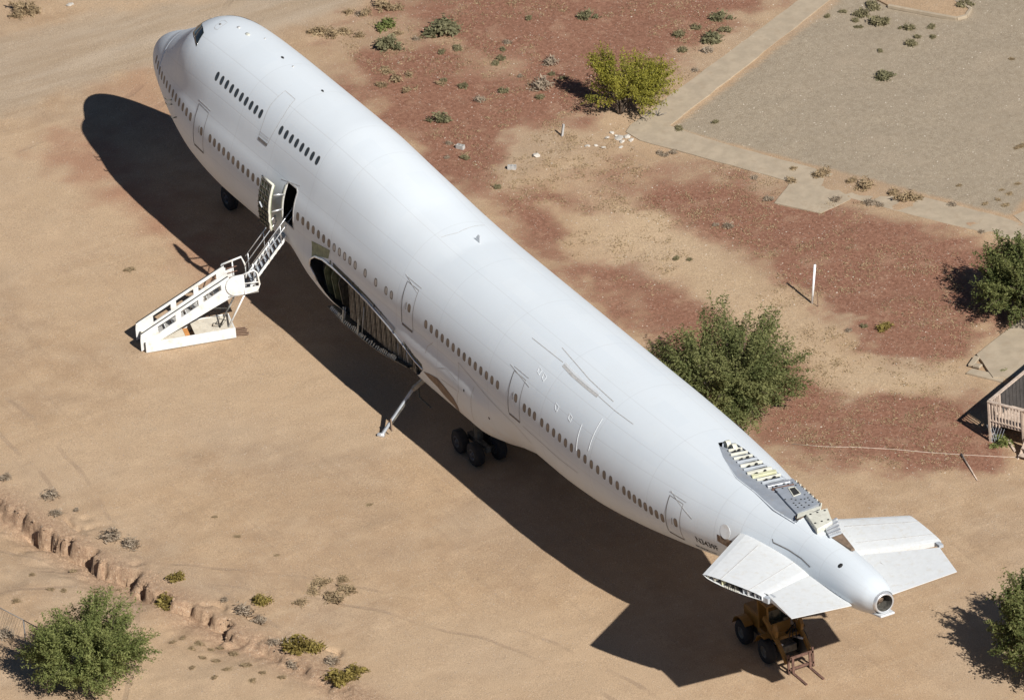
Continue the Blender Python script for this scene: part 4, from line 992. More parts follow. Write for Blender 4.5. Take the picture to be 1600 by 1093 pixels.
# supports under the landing
frame_sh('prop', [(5.05, 2.1), (4.15, .5)], .50, .045, SP_, False)
frame_sh('prop', [(5.05, 2.1), (4.15, .5)], -.50, .045, SP_, False)
frame_sh('brace', [(4.5, 1.95), (3.75, .5)], .42, .03, M['metal_dark'], False)
frame_sh('brace', [(3.5, 1.5), (4.3, 1.35), (3.75, .52)], .30, .03, M['metal_dark'], False)
frame_sh('winch', [(3.55, .75), (3.85, .62), (4.05, .85), (3.75, .98)], .45, .025, M['metal_dark'])
# telescoping upper flight
def up_h(s): return 2.46+(s-5.35)*1.20
for b in (-.50, .50):
    slab_sh('upper_stringer', [(5.3, up_h(5.3)-.12), (7.14, up_h(7.14)-.12), (7.14, up_h(7.14)+.06), (5.3, up_h(5.3)+.06)], b-.025, b+.025, SP_)
for i in range(10):
    s = 5.40+i*.18; h = up_h(s)+.02
    mb = MB(); mb.prism([L(s, -.48, h-.03), L(s+.16, -.48, h-.03), L(s+.16, -.48, h), L(s, -.48, h)], SB*.96); mb.build('upper_tread', M['plate'], stairs)
for b, e in ((-.53, 7.2), (.53, 7.65)):
    for dh in (.92, .55):
        frame_sh('hand_rail', [(5.38, up_h(5.38)+dh), (e, up_h(e)+dh)], b, .024, M['metal'], False)
    for s in (5.5, 6.3, 6.9):
        frame_sh('rail_post', [(s, up_h(s)), (s, up_h(s)+.92)], b, .020, M['metal'], False)
for i in range(5):        # jack rods sticking out of the chassis end
    mb = MB(); a = L(4.4, .62-.17*i, .10); mb.tube([a, a+SD*(.62+.05*(i % 2))+SB*.06-Vector((0, 0, .04))], .018, 6); mb.build('jack_rod', M['rust'], stairs)
for b in (-.62, .58):
    mb = MB(); mb.lathe(L(.75, b, .2), SB, [(-.05, .08), (-.05, .2), (.05, .2), (.05, .08)], 16); mb.build('caster', M['tyre'], stairs)
# ------------------------------------------------------------------ yellow fork loader under the tail
ld = thing('fork_loader', (56.5, .5, 0), 'yellow fork loader parked in the shade under the tailplane', 'loader')
YL = M['yellow']; LY = .50
def lbox(name, c, d, mat=YL, bevel=.03, rz=0): mb = MB(); mb.box((c[0], c[1]+LY, c[2]), d, rz=rz); return mb.build(name, mat, ld, bevel)
lbox('chassis', (56.45, 0, .62), (3.0, .8, .35), M['metal_dark'])
lbox('hood', (55.6, 0, 1.20), (1.5, .95, .75), YL, .06)
lbox('grille', (54.84, 0, 1.18), (.05, .8, .6), M['metal_dark'])
lbox('counterweight', (55.0, 0, .72), (.45, 1.3, .5), YL, .05)
for xw, r in ((55.45, .56), (57.45, .56)):
    for s in (-1, 1):
        c = Vector((xw, LY+s*.80, r)); mb = MB(); w = .40
        mb.lathe(c, (0, 1, 0), [(-w/2, r*.5), (-w/2, r*.88), (-w*.34, r), (w*.34, r), (w/2, r*.88), (w/2, r*.5)], 26); ty = mb.build('wheel', M['tyre'], ld)
        mb = MB(); mb.lathe(c, (0, s, 0), [(w*.42, r*.54), (w*.46, r*.5), (w*.3, r*.42), (w*.3, .1), (w*.4, .08), (w*.4, 0)], 20); mb.build('rim', M['metal_dark'], ty)
        pts = [(xw-.68, LY+s*.60, .75)]+[(xw-.62*math.cos(t), LY+s*.60, .72+.58*math.sin(t)) for t in np.linspace(.25, 2.5 if xw < 56 else 1.9, 8)]
        mb = MB(); k_ = len(pts); o2 = [Vector(q)+Vector((0, s*.42, 0)) for q in pts]; pv = [Vector(q) for q in pts]
        vs = pv+o2+[v_+Vector((0, 0, .03)) for v_ in pv+o2]
        mb.add(vs, [(i, i+1, k_+i+1, k_+i) for i in range(k_-1)]+[(2*k_+i, 3*k_+i, 3*k_+i+1, 2*k_+i+1) for i in range(k_-1)]+[(k_+i, k_+i+1, 3*k_+i+1, 3*k_+i) for i in range(k_-1)])
        mb.build('fender', YL, ld)
# cab: front shield with window, posts, canopy
lbox('cab_floor', (56.75, 0, .98), (1.0, 1.15, .25), YL)
for xp, yp in ((56.35, -.52), (56.35, .52), (57.15, -.52), (57.15, .52)): lbox('cab_post', (xp, yp, 1.75), (.08, .08, 1.45), YL, .01)
lbox('cab_rear_panel', (56.32, .0, 1.75), (.05, 1.0, 1.3), YL, .01)
lbox('cab_canopy', (56.75, 0, 2.50), (1.0, 1.2, .07), YL, .02)
lbox('cab_front_panel', (57.17, 0, 1.30), (.05, 1.0, .55), YL, .01)
lbox('windscreen', (57.165, -.02, 1.92), (.02, .96, .66), M['glass'], 0)
lbox('seat', (56.6, 0, 1.25), (.45, .5, .3), M['black'], .05)
# lift arms, cylinders and carriage
for s in (-1, 1):
    mb = MB(); y = LY+s*.62
    mb.bar((57.0, y, 1.95), (58.25, y, 1.15), .14, .24); mb.bar((58.2, y, 1.2), (58.85, y, .55), .14, .22); arm = mb.build('lift_arm', YL, ld, .02)
    mb = MB(); mb.prism([(57.75, y-.07, 1.50), (58.05, y-.07, 1.32), (58.15, y-.07, 1.75), (57.95, y-.07, 2.05)], (0, .14, 0)); mb.build('arm_horn', YL, ld, .015)
    mb = MB(); mb.tube([(57.3, y-s*.12, .8), (58.3, y-s*.12, 1.15)], .05, 8); mb.build('cylinder', M['metal'], ld)
mb = MB(); mb.tube([(57.9, LY-.55, 1.25), (57.9, LY+.55, 1.25)], .08, 10); mb.build('cross_tube', YL, ld)
mb = MB()
for i in range(3): mb.tube([(57.25+.05*i, LY+.25, 1.0), (57.7, LY+.3+.1*i, 1.5+.08*i), (58.15, LY+.2*i-.1, 1.2)], .022, 6)
mb.build('hose', M['black'], ld)
mb = MB()
for h in (.25, .78): mb.bar((58.95, LY-.62, h), (58.95, LY+.62, h), .08, .10)
for y in (-.6, .6): mb.bar((58.95, LY+y, .05), (58.95, LY+y, 1.0), .09, .08)
mb.build('fork_carriage', M['rust'], ld)
for y in (-.42, .42):
    mb = MB(); mb.bar((59.0, LY+y, .05), (60.15, LY+y, .045), .11, .05); mb.bar((59.02, LY+y, .05), (59.02, LY+y, .85), .11, .06); mb.build('fork', M['rust'], ld)
# ------------------------------------------------------------------ porch at the right edge
PO = Vector(gp(1548, 690)); PF = Vector((.885, .465, 0)); PS = Vector((-.465, .885, 0))
porch = thing('porch', tuple(PO), 'raised wooden porch with pale baluster railing and dark side wall', 'porch')
def Q(f, s, h): return PO+PF*f+PS*s+Vector((0, 0, h))
WD = M['wood']
for j in range(9):
    mb = MB(); mb.hexa([Q(*c) for c in ((0, .02+j*.2, .93), (3.6, .02+j*.2, .93), (3.6, .20+j*.2, .93), (0, .20+j*.2, .93), (0, .02+j*.2, .97), (3.6, .02+j*.2, .97), (3.6, .20+j*.2, .97), (0, .20+j*.2, .97))]); mb.build('deck_board', WD, porch)
for f, s in ((0, 0), (1.75, 0), (3.5, 0), (0, .85)):
    mb = MB(); mb.bar(Q(f, s, 0), Q(f, s, 2.06), .10, .10, up=tuple(PF)); mb.build('post', WD, porch)
for h, w in ((2.06, .14), (1.12, .08)):
    mb = MB(); mb.bar(Q(-.05, 0, h), Q(3.55, 0, h), w, .05); mb.build('rail', WD, porch)
    mb = MB(); mb.bar(Q(0, .03, h), Q(0, .85, h), w, .05); mb.build('rail', WD, porch)
for f in np.arange(.17, 3.5, .165):
    mb = MB(); mb.bar(Q(f, 0, 1.0 if f > .5 else .85), Q(f, 0, 2.06), .045, .045, up=tuple(PF)); mb.build('baluster', WD, porch)
for s in np.arange(.15, .8, .145):
    mb = MB(); mb.bar(Q(0, s, 1.0), Q(0, s, 2.06), .045, .045, up=tuple(PF)); mb.build('baluster', WD, porch)
mb = MB(); mb.hexa([Q(*c) for c in ((-.04, .9, .03), (.05, .9, .03), (.05, 6.5, .03), (-.04, 6.5, .03), (-.04, .9, 2.03), (.05, .9, 2.03), (.05, 6.5, 2.03), (-.04, 6.5, 2.03))]); sw = mb.build('side_wall', M['wood_dark'], porch)
mb = MB(); mb.bar(Q(0, .85, 2.06), Q(0, 6.5, 2.06), .15, .05); mb.build('wall_cap', WD, porch)
for s in np.arange(1.0, 6.4, .3):
    mb = MB(); mb.bar(Q(.06, s, .1), Q(.06, s, 2.0), .03, .03, up=tuple(PF)); mb.build('batten', M['wood_dark'], sw)
mb = MB(); mb.hexa([Q(*c) for c in ((.0, 1.82, 0), (3.6, 1.82, 0), (3.6, 1.9, 0), (0, 1.9, 0), (0, 1.82, .92), (3.6, 1.82, .92), (3.6, 1.9, .92), (0, 1.9, .92))]); mb.build('skirt', M['wood_dark'], porch)
for h in (.3, .6):
    mb = MB(); mb.bar(Q(0, .02, h), Q(0, .8, h), .03, .04); mb.build('skirt_slat', WD, porch)
for i in range(7):       # lattice at the corner
    mb = MB(); mb.bar(Q(.05+.07*i, -.02, .02), Q(.35+.07*i-.28*(i % 2)*2, -.02, .85), .02, .012, up=tuple(PS)); mb.build('lattice_strip', M['plate'], porch)
for i, h in enumerate((.72, .48, .24)):
    mb = MB(); mb.hexa([Q(*c) for c in ((1.95, -.28*(i+1), h-.04), (3.3, -.28*(i+1), h-.04), (3.3, -.28*i, h-.04), (1.95, -.28*i, h-.04), (1.95, -.28*(i+1), h), (3.3, -.28*(i+1), h), (3.3, -.28*i, h), (1.95, -.28*i, h))]); mb.build('step', WD, porch)
for f in (1.92, 3.33):
    mb = MB(); mb.prism([Q(f, 0, .9), Q(f, -.9, .0), Q(f, -.6, 0), Q(f, 0, .55)], PF*.04); mb.build('stair_stringer', WD, porch)
# ------------------------------------------------------------------ slabs, kerb, pole, posts, blocks, rubble
slab('concrete_slab', [(1526, 556), (1590, 505), (1700, 440), (1760, 520), (1610, 590), (1552, 592)], .24, M['concrete'], 'pale concrete slab with a broken corner near the porch', 'slab', top=.10, jag=.06)
slab('concrete_slab', [(1510, 584), (1519, 577), (1570, 589), (1566, 598)], .16, M['concrete'], 'narrow broken strip of concrete beside the large slab', 'slab', top=.06, jag=.05)
for pts in [((1517, 573), (1527, 560)), ((1522, 572), (1533, 575))]:
    a, b = [Vector(gp(*q)) for q in pts]; mb = MB(); mb.bar(a+Vector((0, 0, .06)), b+Vector((0, 0, .09)), .28, .12); tag(mb.build('concrete_fragment', M['concrete'], None, .02), 'loose '+('longer' if pts[0][0] == 1517 else 'shorter')+' fragment of concrete at the broken slab corner', 'concrete fragment', 'fragments at the slab corner')
def kerb(pts, label):
    k_ = G2(pts); mb = MB()
    for a, b in zip(k_[:-1], k_[1:]): mb.bar((a[0], a[1], .05), (b[0], b[1], .05), .16, .16)
    return tag(mb.build('kerb', M['concrete'], None, .01), label, 'kerb')
kerb([(1388, 11), (1440, 21), (1495, 31), (1510, 27), (1517, 16), (1500, 5)], 'low rounded concrete kerb around the end of the traffic island')
slab('traffic_island', [(1388, 10), (1440, 20), (1494, 29), (1508, 25), (1513, 16), (1490, 2), (1470, -20), (1330, -20)], .1, SOIL, top=.07, kind='structure')
pb = gpz(1268.3, 473.5); mb = MB(); mb.tube([pb-Vector((0, 0, .1)), pb+Vector((.12, .22, 1.98))], .055, 10); tag(mb.build('marker_pipe', M['pole']), 'tall white plastic pipe standing upright in red gravel', 'pipe')
pb = gpz(1278, 479); mb = MB(); mb.tube([pb-Vector((0, 0, .1)), pb+Vector((0, .02, .7))], .018, 6); tag(mb.build('metal_stake', M['rust']), 'thin dark stake next to the white pipe', 'stake')
pb = gpz(877.5, 213); mb = MB(); mb.bar(pb-Vector((0, 0, .1)), pb+Vector((.05, .12, .62)), .09, .09, up=(1, 0, 0)); tag(mb.build('wooden_post', M['block']), 'short grey wooden post leaning in pale dirt', 'post')
for (u, v), rz, lb in [((719.5, 232), .5, 'grey cinder block lying nearest the shrubs'), ((800, 264), .9, 'grey cinder block lying alone on red gravel')]:
    c = gpz(u, v); mb = MB(); cR, sR = math.cos(rz), math.sin(rz)
    def W_(x_, y_, z_): return (c.x+x_*cR-y_*sR, c.y+x_*sR+y_*cR, c.z+z_)
    for y_ in (-.085, .085): mb.hexa([W_(*k_) for k_ in ((-.2, y_-.015, 0), (.2, y_-.015, 0), (.2, y_+.015, 0), (-.2, y_+.015, 0), (-.2, y_-.015, .19), (.2, y_-.015, .19), (.2, y_+.015, .19), (-.2, y_+.015, .19))])
    for x_ in (-.185, 0, .185): mb.hexa([W_(*k_) for k_ in ((x_-.015, -.07, 0), (x_+.015, -.07, 0), (x_+.015, .07, 0), (x_-.015, .07, 0), (x_-.015, -.07, .188), (x_+.015, -.07, .188), (x_+.015, .07, .188), (x_-.015, .07, .188))])
    tag(mb.build('cinder_block', M['block']), lb, 'cinder block')
def rock_mesh(seed, squash=.6):
    r = random.Random(seed); bm = bmesh.new(); bmesh.ops.create_icosphere(bm, subdivisions=1, radius=.5)
    for v_ in bm.verts: v_.co *= .75+.5*r.random(); v_.co.z *= squash
    me = bpy.data.meshes.new('rock'); bm.to_mesh(me); bm.free(); return me
rub = [rock_mesh(s, .5) for s in range(4)]
for me_ in rub: me_.materials.append(M['rubble'])
def put(me_, name, u, v, size, label, cat, group=None, sink=.1):
    o = bpy.data.objects.new(name, me_); COL.objects.link(o); q = gpz(u, v)
    o.location = (q.x, q.y, q.z+size*.12); o.rotation_euler = (random.uniform(-.3, .3), random.uniform(-.3, .3), random.random()*6); o.scale = (size*random.uniform(.9, 1.5), size, size*random.uniform(.7, 1)); return tag(o, label, cat, group)
RUB = []
for i, (u, v, s) in enumerate([(956, 208, .22), (948, 216, .28), (968, 217, .42), (972, 222, .3), (980, 215, .35), (986, 220, .3), (963, 213, .2), (943, 231, .26), (931, 228, .18), (919, 228, .2), (970, 231, .2), (915, 229, .15)]):
    RUB.append(put(rub[i % 4], 'rubble_piece', u, v, s, 'x', 'rubble', 'rubble by the path corner'))
pc_ = Vector(gp(988, 208)); RUB.sort(key=lambda o: (Vector(o.location)-pc_).length)
for o, w_ in zip(RUB, ['closest', 'second closest', 'third closest', 'fourth closest', 'fifth closest', 'sixth closest', 'seventh closest', 'eighth closest', 'ninth closest', 'tenth closest', 'eleventh closest', 'farthest']): o['label'] = ('pale broken rubble piece lying '+w_+' to the path corner').replace('farthest to', 'farthest from')
put(rub[1], 'white_stone', 839, 244, .38, 'flat white stone lying apart from the rubble pile', 'stone')
put(rub[2], 'white_stone', 109, 9, .35, 'pale round stone beside the dirt road', 'stone')
for u, v, rz_, ln in [(1507, 718, None, 0)]:
    a, b = gpz(1502, 711), gpz(1527, 751); mb = MB(); mb.tube([a+Vector((0, 0, .06)), a.lerp(b, .5)+Vector((.05, 0, .05)), b+Vector((0, 0, .04))], [.05, .04, .025], 6); tag(mb.build('fallen_stick', M['wood']), 'pale fallen stick lying on bare ground below the porch', 'stick')
a, b = gpz(1575, 690), gpz(1586, 706); mb = MB(); mb.bar(a+Vector((0, 0, .1)), b+Vector((0, 0, .04)), .1, .04); tag(mb.build('loose_plank', M['wood']), 'short loose plank leaning beside the porch shrub', 'plank')
pts = [gpz(u, v)+Vector((0, 0, .02)) for u, v in [(1238, 694), (1290, 698), (1340, 699), (1395, 702), (1450, 707), (1510, 711), (1570, 714), (1640, 716)]]
mb = MB(); mb.tube(pts, .018, 5); tag(mb.build('ground_cable', M['wood']), 'thin pale cable trailing over the ground towards the porch', 'cable')
a = gpz(1027, 183); mb = MB()
for dx, dy, dz in ((.25, .1, .35), (-.05, .25, .4), (.3, .35, .25), (-.2, 0, .3)): mb.tube([a, a+Vector((dx*.5, dy*.5, dz*.7)), a+Vector((dx, dy, dz))], [.03, .02, .008], 5)
tag(mb.build('dead_branch', M['post']), 'small dead grey branch standing on the path edge', 'branch')
# ------------------------------------------------------------------ wire fence at the lower left
fr = thing('wire_fence', tuple(gpz(41, 1012)), 'wire mesh fence on thin dark posts behind the green tree', 'fence')
fb = [gpz(-62, 958), gpz(41, 1012), gpz(140, 1066)]; FH = 1.42
for q in fb: mb = MB(); mb.tube([q-Vector((0, 0, .1)), q+Vector((0, 0, FH))], .035, 8); mb.build('post', M['post'], fr)
for a, b in zip(fb[:-1], fb[1:]):
    mb = MB(); mb.tube([a+Vector((0, 0, FH)), b+Vector((0, 0, FH))], .022, 6); mb.build('top_rail', M['post'], fr)
    d = b-a; n_ = 26; mb = MB()
    for i in range(n_):
        for sg in (0, 1):
            t0, t1 = i/n_, (i+ (4 if sg else -4))/n_
            if 0 <= t1 <= 1: mb.bar(a+d*t0, a+d*t1+Vector((0, 0, FH)), .006, .006)
    tag(mb.build('wire_mesh', M['metal_dark'], fr), kind='stuff')
# ------------------------------------------------------------------ foliage
def leaf_mat(name, c0, c1, tr=.35):
    m, nt, b = new_mat(name); n = N(nt)
    at = n.node('ShaderNodeAttribute', attribute_name='tint'); sp = n.node('ShaderNodeSeparateColor'); n.link(at.outputs['Color'], sp.inputs[0])
    c = n.mix(sp.outputs[0], c0, c1); n.link(c, b.inputs['Base Color']); b.inputs['Roughness'].default_value = .7; b.inputs['Specular IOR Level'].default_value = .25
    t = n.node('ShaderNodeBsdfTranslucent'); n.link(c, t.inputs[0]); ms = n.node('ShaderNodeMixShader'); ms.inputs[0].default_value = tr
    n.link(b.outputs[0], ms.inputs[1]); n.link(t.outputs[0], ms.inputs[2]); n.link(ms.outputs[0], nt.nodes['Material Output'].inputs[0]); return m
LM = {'mesquite': leaf_mat('mesquite_leaf', (.095, .115, .038), (.225, .228, .088)), 'verde': leaf_mat('palo_verde_leaf', (.15, .15, .025), (.34, .31, .05)),
      'dark': leaf_mat('dark_leaf', (.078, .102, .03), (.20, .205, .072)), 'olive': leaf_mat('olive_leaf', (.185, .165, .088), (.32, .28, .16)), 'bright': leaf_mat('bright_leaf', (.118, .145, .042), (.255, .272, .092)),
      'grey': leaf_mat('grey_sage_leaf', (.29, .23, .165), (.46, .38, .285)), 'gold': leaf_mat('golden_leaf', (.17, .13, .035), (.34, .27, .08)), 'dry': leaf_mat('dry_straw', (.24, .17, .095), (.42, .32, .19), .2), 'sage': leaf_mat('sage_leaf', (.14, .135, .07), (.27, .25, .14))}
BARK = simple('bark', (.10, .075, .055), .9, var=.3, scale=8, bump=.4)
TWIG = simple('dry_twig', (.24, .19, .145), .9, var=.3, scale=9)
def leaves_mesh(name, P, size, mat, aspect=2.2, seed=0, droop=0.0, tint=None):
    r = np.random.default_rng(seed); n = len(P)
    a = r.normal(size=(n, 3)); a[:, 2] = a[:, 2]*.7-droop; a /= np.linalg.norm(a, axis=1)[:, None]
    b = np.cross(a, r.normal(size=(n, 3))); b /= np.linalg.norm(b, axis=1)[:, None]+1e-9
    s = size*(.6+.8*r.random(n))[:, None]; h = a*s*aspect*.5; w = b*s*.5
    V = np.stack([P-h, P+w-.1*h, P+h, P-w-.1*h], 1).reshape(-1, 3)
    me = bpy.data.meshes.new(name); me.vertices.add(4*n); me.vertices.foreach_set('co', V.astype(np.float32).ravel())
    me.loops.add(4*n); me.loops.foreach_set('vertex_index', np.arange(4*n, dtype=np.int32)); me.polygons.add(n); me.polygons.foreach_set('loop_start', np.arange(0, 4*n, 4, dtype=np.int32)); me.update(calc_edges=True)
    t = r.random(n) if tint is None else np.clip(tint+r.normal(size=n)*.22, 0, 1)
    c = np.repeat(t, 4); ca = me.color_attributes.new('tint', 'FLOAT_COLOR', 'POINT'); ca.data.foreach_set('color', np.stack([c, c, c, np.ones_like(c)], -1).astype(np.float32).ravel())
    me.materials.append(mat); return me
def tree(u, v, rx, ry, zt, zb, name, label, mat, nspray, nleaf, size, seed, lean=(0, 0), trunk_r=.16, sig=.15, rough=.45, droop=.25, lobes=(), cat='tree'):
    """short trunk, limbs, and leafy sprays that radiate to an uneven shell"""
    r = np.random.default_rng(seed); base = gpz(u, v); B = np.array(base)
    t = thing(name, tuple(base), label, cat)
    zc = zb+(zt-zb)*.42; S = []; E = []
    nl = 6; forks = []
    mb = MB()
    for i in range(nl):
        an = 2*math.pi*i/nl+r.random()*.7; f = B+np.array([math.cos(an)*rx*.30+lean[0]*.5, math.sin(an)*ry*.30+lean[1]*.5, zc*(.55+.5*r.random())]); forks.append(f)
        mid = B*.55+f*.45+np.array([0, 0, .15])+r.normal(size=3)*.08
        mb.tube([Vector(B)-Vector((0, 0, .15)), Vector(mid), Vector(f)], [trunk_r, trunk_r*.7, trunk_r*.45], 7)
    mb.build('trunk', BARK, t); forks = np.array(forks)
    while len(E) < nspray:
        q = r.normal(size=3); q /= np.linalg.norm(q)
        if q[2] < -.55: continue
        nz = float(fbm(q[0]*1.6+seed*3.1+5, q[1]*1.6+q[2]*1.9+9, seed, 3)); rad = (1-rough)+rough*2.1*nz+.10*r.normal()
        if r.random() < .35: rad *= .45+.5*r.random()
        e = B+np.array([lean[0]+q[0]*rx*rad, lean[1]+q[1]*ry*rad, zc+(q[2]*(zt-zc) if q[2] > 0 else q[2]*(zc-zb))*rad])
        if lobes and r.random() < .4:
            lx, ly, lz, lr = lobes[int(r.integers(len(lobes)))]; e = B+np.array([lx, ly, lz])+r.normal(size=3)*lr*np.array([1, 1, .6])
        e[2] = max(e[2], B[2]+.1); f = forks[np.argmin(((forks-e)**2).sum(1)+r.random(nl)*.8)]; S.append(f); E.append(e)
    S, E = np.array(S), np.array(E); mb = MB()
    for a_, e in list(zip(S, E))[::2]:
        m_ = a_*.45+e*.55+r.normal(size=3)*.06+np.array([0, 0, .10]); mb.tube([Vector(a_), Vector(m_), Vector(e)], [trunk_r*.26, trunk_r*.14, .008], 4, caps=False)
    mb.build('limbs', BARK, t)
    w = np.linalg.norm(E-S, axis=1)+.35; k_ = r.choice(nspray, nleaf, p=w/w.sum()); tt = .28+.76*r.random(nleaf)**.75
    # side twigs: leaves bunch on little twigs off each spray
    ntw = 9; tw = r.integers(0, ntw, nleaf); toff = r.normal(size=(nspray, ntw, 3))*np.array([1, 1, .75])
    P = S[k_]+(E[k_]-S[k_])*tt[:, None]+toff[k_, tw]*(sig*(.45+.9*np.minimum(tt, 1)))[:, None]+r.normal(size=(nleaf, 3))*sig*.38
    P[:, 2] -= droop*.25*np.maximum(tt-.6, 0)**2; P[:, 2] = np.maximum(P[:, 2], B[2]+.04)
    bare = r.random(nspray) < .10; kp = ~bare[k_]; P = P[kp]; ct = (r.random(nspray)*.75+.1)[k_][kp]
    o = bpy.data.objects.new('crown', leaves_mesh('crown', P, size, mat, 2.6, seed, droop, ct)); COL.objects.link(o); attach(o, t)
    return t
tree(968, 178, 1.75, 1.9, 2.7, .1, 'palo_verde_tree', 'yellow green palo verde tree growing beside the corner of the path', LM['verde'], 85, 21000, .045, 23, (0.1, .6), .08, .15, .6, lobes=((-.9, -.35, 2.7, .35), (.1, 2.2, 1.9, .35), (.5, 1.7, 1.2, .4)))
tree(1132, 650, 3.2, 3.2, 4.3, .25, 'mesquite_tree', 'large green mesquite tree standing close behind the fuselage', LM['mesquite'], 210, 68000, .052, 12, (-.2, .1), .16, .17, .55)
tree(1592, 494, 2.5, 1.9, 3.4, .15, 'mesquite_tree', 'dense green tree with yellowish top above the concrete slab', LM['dark'], 130, 42000, .052, 13, (0, .35), .14, .16, .5)
tree(1640, 1040, 2.9, 2.6, 4.4, .2, 'mesquite_tree', 'dark green tree standing behind the tail end of the fuselage', LM['dark'], 150, 46000, .06, 14, (0, -.1), .15, .17, .5)
tree(135, 1072, 2.4, 2.4, 3.5, .05, 'mesquite_tree', 'bright green feathery tree beside the wire fence', LM['bright'], 190, 72000, .045, 15, (-.1, .1), .12, .16, .5, droop=.1)
# shrubs: a few shapes per kind, shared by the copies
random.seed(21)
def shrub_shape(kind, seed, dry=False):
    r = np.random.default_rng(seed); n = {'olive': 520, 'grey': 240, 'gold': 620, 'dry': 260, 'sage': 620, 'bright': 420}[kind]; P = []
    nc = 14; q = r.normal(size=(nc, 3)); q /= np.linalg.norm(q, axis=1)[:, None]; q[:, 2] = np.abs(q[:, 2]); q *= (.35+.65*r.random((nc, 1)))*.48
    idx_ = r.integers(0, nc, n); P = q[idx_]+r.normal(size=(n, 3))*.10; P[:, 2] = np.abs(P[:, 2])*.85+.01
    me = leaves_mesh('foliage', P, {'dry': .055, 'grey': .055, 'gold': .065}.get(kind, .07), LM[kind], 5.0 if kind in ('dry', 'grey') else 2.4, seed, -.3, np.clip(q[idx_, 2]*0+r.random(nc)[idx_], 0, 1))
    mb = MB()
    for c in q: mb.tube([Vector((0, 0, -.02)), Vector(c*.5)+Vector((0, 0, .03)), Vector(c)*1.05], [.014, .01, .004], 4, caps=False)
    o = mb.build('stems', TWIG); sm_ = o.data; bpy.data.objects.remove(o); return me, sm_
SH = {k: [shrub_shape(k, 40+7*i+j) for j in range(3)] for i, k in enumerate(('olive', 'grey', 'gold', 'dry', 'sage', 'bright'))}
SL = {'olive': ('desert_shrub', 'small olive green desert shrub', 'shrub'), 'grey': ('dry_shrub', 'small grey leafless desert shrub', 'shrub'), 'gold': ('golden_shrub', 'rounded golden green shrub', 'shrub'),
      'dry': ('grass_tuft', 'dry straw coloured grass tuft', 'grass tuft'), 'sage': ('sage_shrub', 'bushy grey green sage shrub', 'shrub'), 'bright': ('green_weed', 'small fresh green weed', 'weed')}
SHRUBS = []
def shrub(kind, u, v, px, where, label=None, flat=1.0):
    nm, lb, ct = SL[kind]; s = px/35.0; q = gpz(u, v+px*.22)
    sh = random.choice(SH[kind])
    t = thing(nm, tuple(q), label or 'x', ct)
    if not label: SHRUBS.append((t, kind, where))
    rz = random.random()*6.28
    for nm2, me_ in zip(('foliage', 'stems'), sh):
        o = bpy.data.objects.new(nm2, me_); COL.objects.link(o); o.parent = t; o.rotation_euler = (0, 0, rz); o.scale = (s, s*random.uniform(.85, 1.15), s*.9*flat)
    return t
RG = 'on red gravel beyond the fuselage'
for k, u, v, px in [('olive', 690, 79, 16), ('olive', 716, 73, 19), ('olive', 785, 75, 14), ('olive', 783, 89, 16), ('olive', 775, 97, 16), ('olive', 694, 124, 13), ('olive', 724, 132, 17), ('olive', 787, 140, 17), ('olive', 826, 26, 15), ('olive', 844, 150, 15),
                    ('olive', 728, 244, 17), ('grey', 698, 244, 11), ('olive', 777, 290, 14), ('olive', 1061, 51, 21), ('olive', 1067, 76, 17), ('olive', 1088, 41, 18), ('olive', 1135, 43, 22), ('grey', 1106, 75, 22), ('grey', 749, 152, 22), ('grey', 862, 93, 32), ('grey', 702, 223, 13), ('grey', 813, 118, 11), ('grey', 793, 65, 15), ('grey', 1085, 108, 14), ('olive', 1057, 402, 12), ('olive', 1077, 404, 9),
                    ('grey', 1325, 515, 12), ('olive', 1350, 508, 12), ('grey', 1180, 276, 14), ('grey', 1200, 309, 20), ('grey', 1051, 236, 16), ('grey', 1140, 350, 18), ('grey', 1118, 350, 14), ('olive', 862, 114, 12), ('grey', 650, 60, 14), ('grey', 560, 20, 16), ('olive', 880, 120, 12)]:
    shrub(k, u, v, px, RG)
for u, v, px in [(698, 36, 62)]: shrub('sage', u, v, px, '', 'largest bushy grey green sage shrub on the red gravel', .75)
shrub('sage', 688, 183, 36, '', 'round sage shrub standing alone between fuselage and cinder blocks')
shrub('sage', 917, 20, 31, '', 'bushy sage shrub behind the yellow green palo verde tree')
shrub('sage', 1125, 22, 34, '', 'dense sage shrub at the far end of the shrub row along the path'); shrub('sage', 1112, 57, 36, '', 'dense sage shrub in the middle of the shrub row along the path')
shrub('grey', 848, 128, 44, '', 'dark twiggy shrub beside the shadow of the palo verde tree')
shrub('bright', 602, 35, 36, '', 'fresh green shrub near the edge of the dirt road'); shrub('sage', 604, 63, 44, '', 'low sage shrub close behind the crown of the fuselage')
DR = 'at the edge of the dirt road'
for u, v, px in [(503, 45, 30), (520, 50, 26), (488, 47, 20), (540, 46, 24), (570, 18, 24), (600, 5, 34), (620, 8, 26), (545, 16, 18), (562, 52, 20), (620, 50, 18), (40, 6, 40), (28, 18, 30), (50, 14, 28)]: shrub('dry', u, v, px, DR)
for u, v, px in [(690, 128, 16), (605, 110, 18), (620, 120, 24), (595, 130, 20), (635, 138, 18), (640, 115, 16), (600, 105, 14)]: shrub('dry', u, v, px, 'on red gravel close behind the fuselage')
GL = 'growing in the gravel lot'
for u, v, px in [(1318, 16, 14), (1336, 30, 14), (1346, 18, 26), (1366, 6, 30), (1374, 30, 34), (1421, 41, 20), (1456, 40, 16), (1433, 56, 14), (1458, 56, 12), (1423, 65, 22), (1376, 78, 12), (1508, 4, 28), (1293, 24, 12), (1118, 189, 12), (1062, 199, 18), (1407, 42, 10), (1338, 41, 9), (1345, 41, 9)]: shrub('olive', u, v, px, GL)
shrub('sage', 1379, 116, 30, '', 'isolated spiky sage tuft in the middle of the gravel lot')
